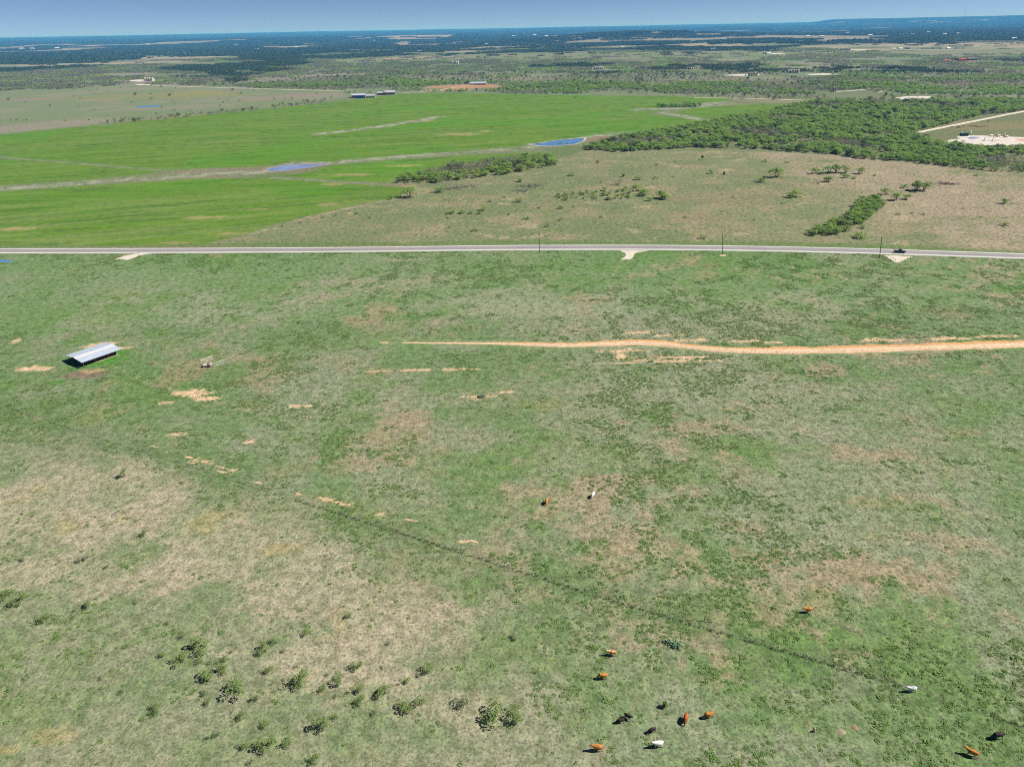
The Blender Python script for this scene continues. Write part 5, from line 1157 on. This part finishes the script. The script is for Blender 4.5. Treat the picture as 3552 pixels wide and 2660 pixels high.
# ------------------------------------------------------------------ tanks, well site, farmsteads
cream = mat('cream_tank_paint', (.66, .60, .45), .5, .08, .5); tankwhite = mat('white_tank_paint', (.75, .74, .72), .5, .06, .5); tankgreen = mat('dark_green_tank', (.012, .055, .05), .5, .1); rust = mat('rust_brown', (.13, .06, .035), .9, .3)
TANKS = {}
def tank(x, y, r_, h_, m_, label, grp):
    key = (round(r_, 1), round(h_, 1), m_.name)
    if key not in TANKS: TANKS[key] = (MB().lathe([(r_, 0), (r_, h_)], 18).mesh('shell', m_, False), MB().lathe([(r_ * 1.02, h_), (r_ * .4, h_ + r_ * .16), (.15, h_ + r_ * .22)], 18).mesh('roof', m_, False), MB().box(r_, r_ + .5, -.3, .3, 0, h_ + .6).mesh('ladder', rust))
    o = thing('storage_tank', label, 'storage tank', (x, y, float(terr(x, y)) + .1), random.uniform(3.6, 5.2), grp)
    for nm, me in zip(('shell', 'roof', 'ladder'), TANKS[key]): obj(nm, me, o)
SITES = [(322,176,4,3.0,8.5,cream,'cream storage tank at the lone pad left of the caliche track','left pad tanks'), (983,138,4,3.2,8,tankwhite,'white storage tank in the brush beyond the long shed','brush tanks'), (97 + 685,0,0,0,0,None,'',''),
         (1293,150.5,5,2.6,7,tankwhite,'white storage tank in the row beside the far track','far track tanks'), (1490,150,4,2.6,5,cream,'low cream storage tank at the pad in the grey brush','grey brush tanks'), (1626,164,4,2.8,8,cream,'cream storage tank at the long cluttered gravel pad','long pad tanks'),
         (1713,158.5,5,2.8,8,cream,'cream storage tank in the row on the rise above the mesquite belt','rise tanks'), (1826,109.5,5,4.2,9,cream,'pale storage tank at the farthest tank row','farthest tanks'), (1655,117.5,3,4,9,cream,'pale storage tank at the small far pad','small far pad tanks'), (753,156,3,2.4,5,cream,'small cream tank hidden in the brush left of the farm','hidden brush tanks'), (1540,110,3,4,10,tankwhite,'white far tank beside the dark tree line','tree line tanks')]
for px, py, n, r_, h_, m_, lb, gp in SITES:
    if not n: continue
    p = G(px, py)
    for k in range(n): tank(p[0] + (k - (n - 1) / 2) * r_ * 2.25, p[1] + (k % 2) * .8, r_, h_, m_, lb, gp)
    if n >= 4:
        o = thing('separator', 'small %s treater vessel on legs beside the tanks' % ('pale',) if False else 'upright vessel beside the ' + gp, 'vessel', (p[0] - (n + 2) * r_, p[1] + 3, float(p[2])))
        MB().lathe([(.9, 0), (.9, 5.0), (.3, 5.6)], 12).build('vessel', m_, o); MB().tube((.5, 0, 1.2), (n * r_ * .6, 0, 1.2), .16, None, 6).build('pipe', rust, o)
# vessels on the treater pad
p = G(1800, 199)
for k, (dx, h_, r_) in enumerate(((0, 7.5, 1.3), (4.2, 9, 1.2), (-4, 4.5, 1.8))):
    o = thing('treater_vessel', ('short fat tan vessel', 'tall slim tan vessel', 'middle tan vessel')[(2, 1, 0)[k]] + ' where the caliche tracks meet', 'vessel', (p[0] + dx, p[1], 0)); MB().lathe([(r_, 0), (r_, h_), (r_ * .5, h_ + .5), (.1, h_ + .6)], 14).build('shell', mat('tan_vessel', (.45, .38, .27), .6, .1), o); MB().box(r_, r_ + .4, -.3, .3, 0, h_).build('ladder', rust, o)
# the near well pad
def pad_pt(cx, cy): return G((3150 + cx * 402 / 2212) / 1.6058, (420 + cy * 402 / 2212) / 1.6058)
p = pad_pt(1075, 292); o = thing('flow_tank', 'dark green open topped tank trailer at the back of the near well pad', 'tank', (p[0], p[1] + 1, 0), 0)
MB().box(-4.6, 4.2, -1.2, 1.2, .7, 3.2).build('tank_body', tankgreen, o); MB().box(-4.2, -2.2, -1.0, 1.0, 3.2, 3.9).build('hatch', tankwhite, o); MB().tube((-4.6, 0, .9), (-6.3, 0, 1.6), .25, .18, 6).build('gooseneck', tankgreen, o); MB().box(-4.4, 4, -.9, .9, .25, .7).build('frame', black, o)
for x_ in (2.2, 3.3): wheel(o, x_, -1.1, .5, .3, steel); wheel(o, x_, 1.1, .5, .3, steel)
p = pad_pt(1172, 285); o = thing('white_tank_stand', 'white tank raised on a thin steel stand beside the dark green tank', 'tank', (p[0], p[1], 0)); MB().lathe([(.9, 3.0), (1.1, 3.3), (1.1, 5.0), (.7, 5.4)], 14).build('tank', tankwhite, o)
for x_, y_ in ((-.7, -.7), (.7, -.7), (.7, .7), (-.7, .7)): MB().tube((x_, y_, 0), (x_, y_, 3.1), .09, None, 6).build('leg', steel, o)
for k, (cx, cy, m_, lb) in enumerate(((1575,298,tankwhite,'single white vessel lying at the back of the near well pad'), (1700,303,cream,'cream separator with a tall chimney beside the white vessel'), (1848,316,cream,'cream separator with a tall chimney nearest the red gravel'))):
    p = pad_pt(cx, cy); o = thing('separator', lb, 'vessel', (p[0], p[1], 0))
    me = MB().lathe([(.2, -1.7), (.8, -1.5), (.9, -1.2), (.9, 1.2), (.8, 1.5), (.2, 1.7)], 14).mesh('vessel', m_, True); me.transform(Matrix.Translation((1.4 if k else 0, 0, 1.3)) @ Matrix.Rotation(math.pi / 2, 4, 'Y')); obj('vessel', me, o)
    for x_ in (-.9, .9): MB().box(x_ - .12 + (1.4 if k else 0), x_ + .12 + (1.4 if k else 0), -.7, .7, 0, .8).build('saddle', steel, o)
    if k: MB().lathe([(.75, 0), (.75, 4.3), (.3, 4.8)], 12, (-.9, 0)).build('tower', m_, o); MB().tube((-1.7, 0, 0), (-1.7, 0, 2.2), .3, None, 8).build('heater', rust, o)
for k, (cx, cy, lb) in enumerate(((1450,385,'wellhead with a tan stack of valves beside a small white box'), (1610,390,'wellhead with a tan stack of valves beside pipework'))):
    p = pad_pt(cx, cy); o = thing('wellhead', lb, 'wellhead', (p[0], p[1], 0)); mt_ = mat('tan_valve', (.30, .24, .14), .7, .2)
    MB().lathe([(.35, 0), (.35, .8), (.2, .9), (.2, 2.4), (.34, 2.45), (.34, 2.8), (.16, 2.9), (.16, 4.6), (.28, 4.7), (.28, 5.0), (.1, 5.1)], 10).build('valve_stack', mt_, o); MB().tube((-.9, 0, 1.8), (.9, 0, 1.8), .14, None, 8).build('cross_valve', mt_, o)
    MB().box(-1.9, -.8, -.5, .5, 0, 1.0).build('white_box', tankwhite, o); MB().tube((.3, 0, .5), (6.5, 0, .9), .12, None, 6).build('flowline', steel, o)
    for x_ in (3.0, 5.5): MB().tube((x_, 0, 0), (x_, 0, 1.6), .1, None, 6).build('pipe_support', steel, o)
p = pad_pt(582, 430); o = thing('sign_board', 'dark upright board at the corner of the near well pad', 'sign', tuple(p)); MB().box(-.45, .45, -.05, .05, .5, 2.4).build('board', black, o); MB().box(-.08, .08, .05, .15, 0, 2.2).build('post', postm, o)
p = pad_pt(1518, 30); o = thing('sign_board', 'dark upright board in the grass beyond the well pad', 'sign', tuple(p)); MB().box(-.45, .45, -.05, .05, .5, 2.4).build('board', black, o); MB().box(-.08, .08, .05, .15, 0, 2.2).build('post', postm, o)
# buildings
def house(px, py, L, W_, H_, rise, rz, wallm, roofm, label, cat='house', name='farm_house', nwin=3, porch=False, group=None, chimney=False):
    p = G(px, py); o = thing(name, label, cat, tuple(p), R(rz), group)
    wl = MB().box(-L / 2, L / 2, -W_ / 2, W_ / 2, -.3, H_)
    wl.add([(-L / 2, -W_ / 2, H_), (-L / 2, W_ / 2, H_), (-L / 2, 0, H_ + rise)], [(0, 2, 1)]); wl.add([(L / 2, -W_ / 2, H_), (L / 2, W_ / 2, H_), (L / 2, 0, H_ + rise)], [(0, 1, 2)]); wl.build('wall', wallm, o)
    e = .5; k = rise / (W_ / 2)
    for s_ in (-1, 1):
        y0 = s_ * (W_ / 2 + e); z0 = H_ - k * e + .03
        r_ = MB().add([(-L / 2 - e, y0, z0), (L / 2 + e, y0, z0), (L / 2 + e, 0, H_ + rise + .03), (-L / 2 - e, 0, H_ + rise + .03), (-L / 2 - e, y0, z0 + .15), (L / 2 + e, y0, z0 + .15), (L / 2 + e, 0, H_ + rise + .18), (-L / 2 - e, 0, H_ + rise + .18)],
                  [(3, 2, 1, 0), (4, 5, 6, 7), (0, 1, 5, 4), (1, 2, 6, 5), (2, 3, 7, 6), (3, 0, 4, 7)]).build('roof', roofm, o)
    if chimney: MB().box(L * .2, L * .2 + .8, .3, 1.1, H_, H_ + rise + 1.0).build('chimney', mat('brick_chimney', (.3, .13, .09), .9, .2), o)
    for i in range(nwin):
        x_ = -L / 2 + L * (i + .5) / nwin
        if i == nwin // 2 and nwin > 1: MB().box(x_ - .5, x_ + .5, -W_ / 2 - .05, -W_ / 2 - .01, 0, min(2.1, H_ - .2)).build('door', black, o)
        else: MB().box(x_ - .6, x_ + .6, -W_ / 2 - .05, -W_ / 2 - .01, .9, min(2.1, H_ - .3)).build('window', glass, o)
    if porch:
        MB().box(-L / 2, L / 2, -W_ / 2 - 3, -W_ / 2, H_ - .5, H_ - .35).build('porch_roof', roofm, o)
        for x_ in np.linspace(-L / 2 + .2, L / 2 - .2, 4): MB().tube((x_, -W_ / 2 - 2.8, 0), (x_, -W_ / 2 - 2.8, H_ - .45), .1).build('porch_post', white, o)
    return o
brick = mat('red_brick_wall', (.30, .11, .085), .85, .2, .6); cream_w = mat('cream_siding', (.62, .58, .50), .7, .08); shingle = mat('grey_shingle', (.36, .36, .40), .7, .12); bluesheet = mat('blue_sheet', (.03, .12, .36), .5, .1); red_roof = mat('red_roof_sheet', (.36, .035, .04), .5, .1); tanroof = mat('tan_roof', (.40, .33, .27), .8, .1); dkroof = mat('dark_roof', (.10, .10, .11), .8, .1)
house(775, 211, 26, 15, 4.5, 2.2, 5, brick, galv, 'long open barn with pale metal roof and blue front at the farmstead', 'barn', 'barn', 4)
p = G(777, 213); o = thing('blue_trailer', 'bright blue stock trailer in front of the pale roofed barn', 'trailer', (p[0], p[1] - 2, 0), R(4)); MB().box(-8, 8, -1.4, 1.4, .6, 4.4).build('body', bluesheet, o); MB().box(-8.2, 8.2, -1.6, 1.6, 4.4, 4.7).build('roof', bluesheet, o)
for x_ in (-3, 3): wheel(o, x_, -1.3, .6, .3, steel); wheel(o, x_, 1.3, .6, .3, steel)
house(801, 211.5, 17, 11, 4, 2, 8, cream_w, shingle, 'white walled farm shed with grey roof beside the blue trailer', 'shed', 'farm_shed', 3)
house(824, 205, 14, 10, 3.6, 2, 0, brick, shingle, 'red brick farmhouse wing beside a dark tree', 'house', 'farm_house', 3)
house(842, 204.5, 20, 14, 4.2, 3.2, 6, brick, shingle, 'large red brick farmhouse with steep grey roof at the wheat edge', 'house', 'farm_house', 5, False, None, True)
plant('oak_tree', OAKS[0], 'dark tree standing between the two brick farmhouse wings', 'tree', G(832, 206), None, 1.4)
house(1033, 184, 36, 12, 4.5, 2, 6, cream_w, galv, 'very long pale shed above the red dirt lot', 'shed', 'farm_shed', 6)
house(2077, 132, 26, 13, 4.5, 2.5, 8, brick, red_roof, 'large house with bright red roof on the red dirt', 'house', 'farm_house', 5)
house(2045, 133, 22, 10, 3.5, 2, 0, cream_w, red_roof, 'low red roofed barn west of the large red roofed house', 'barn', 'barn', 4)
house(2098, 131, 30, 14, 5, 3, 0, brick, dkroof, 'dark roofed house east of the large red roofed house', 'house', 'farm_house', 4)
far_h = [(1945,107,'white'),(1960,106,'dark'),(1930,107.5,'white'),(2048,106,'white'),(1345,103,'tan'),(1110,44+36,'white'),(985,0,''),(1155,78,'white'),(1180,80,'white'),(1230,80.5,'white'),(1430,79,'white'),(1588,74,'tan'),(1510,0,''),(1745,80,'white'),(1775,80,'tan'),(1880,78,'white'),(1970,76,'tan'),(2040,75,'tan'),(2070,74,'white'),(2125,82,'white'),(2190,85,'white'),(1105,91,'tan'),(1052,97,'white'),(845,111,'tan'),(905,113,'white'),(380,117,'white'),(400,117.5,'white'),(555,108,'white'),(190,115,'white'),(70,107,'white'),(48,107,'white'),(640,104,'white'),(980,96,'white'),(1290,76,'white'),(1660,118,'white'),(2110,88,'tan'),(1500,80,'white'),(1560,83,'tan'),(1830,73,'white'),(2005,72,'white'),(1730,91,'white'),(320,98,'white'),(510,99,'white'),(120,92,'white')]
for k, (px, py, c) in enumerate(far_h):
    if not c: continue
    p = G(px, py); dist = float(np.hypot(p[0], p[1])); s_ = min(1.9, max(.8, dist / 5200))
    house(px, py, 22 * s_, 11 * s_, 4.5 * s_, 3 * s_, rng.uniform(-20, 20), {'white': white, 'tan': tanroof, 'dark': brick}[c], {'white': tankwhite, 'tan': cream_w, 'dark': dkroof}[c],
          {'white': 'white far off house among the dark trees', 'tan': 'tan far off house among the dark trees', 'dark': 'dark roofed far house between two white ones'}[c], 'house', 'far_house', 3, False, {'white': 'white far houses', 'tan': 'tan far houses', 'dark': None}[c])
# radio mast on the skyline
p = G(2077, 62); p = np.array([3850.0 * p[0] / p[1] * 1.0, 3850.0]) ; z0 = float(terr(p[0], p[1])); o = thing('radio_mast', 'thin guyed radio mast rising above the wooded skyline', 'mast', (p[0], p[1], z0))
TOPZ = 168 - z0; ms = MB()
for k in range(3): a_ = k * 2.094; ms.tube((1.1 * math.cos(a_), 1.1 * math.sin(a_), 0), (.8 * math.cos(a_), .8 * math.sin(a_), TOPZ), .16, .12, 4)
for z_ in np.arange(0, TOPZ - 5, 5):
    for k in range(3): a_, b_ = k * 2.094, (k + 1) * 2.094; ms.tube((math.cos(a_), math.sin(a_), z_), (math.cos(b_), math.sin(b_), z_ + 5), .08, None, 3, False)
ms.build('lattice', mat('mast_steel', (.28, .25, .25), .6, .1), o)
gw = MB()
for k in range(3): a_ = k * 2.094 + .5; [gw.tube((0, 0, TOPZ * q), (60 * math.cos(a_), 60 * math.sin(a_), 0), .05, None, 3, False) for q in (.5, .95)]
gw.build('guy_wires', steel, o)
#--OBJEND--
#--HAZE--
# ------------------------------------------------------------------ the air
hz = MB().box(-52000, 52000, -3000, 50000, -1.0, 182)
hm = bpy.data.materials.new('blue_haze'); hm.use_nodes = True; t = hm.node_tree; t.nodes.clear()
vo = t.nodes.new('ShaderNodeVolumePrincipled'); vo.inputs['Color'].default_value = (.05, .26, .64, 1); vo.inputs['Density'].default_value = 8.5e-5
vo.inputs['Absorption Color'].default_value = (.80, .80, .88, 1); vo.inputs['Anisotropy'].default_value = 0.0
ou = t.nodes.new('ShaderNodeOutputMaterial'); t.links.new(vo.outputs[0], ou.inputs['Volume'])
ho = hz.build('haze', hm); ho['kind'] = 'stuff'; tag(ho, 'thin blue haze lying over the far country', 'haze')
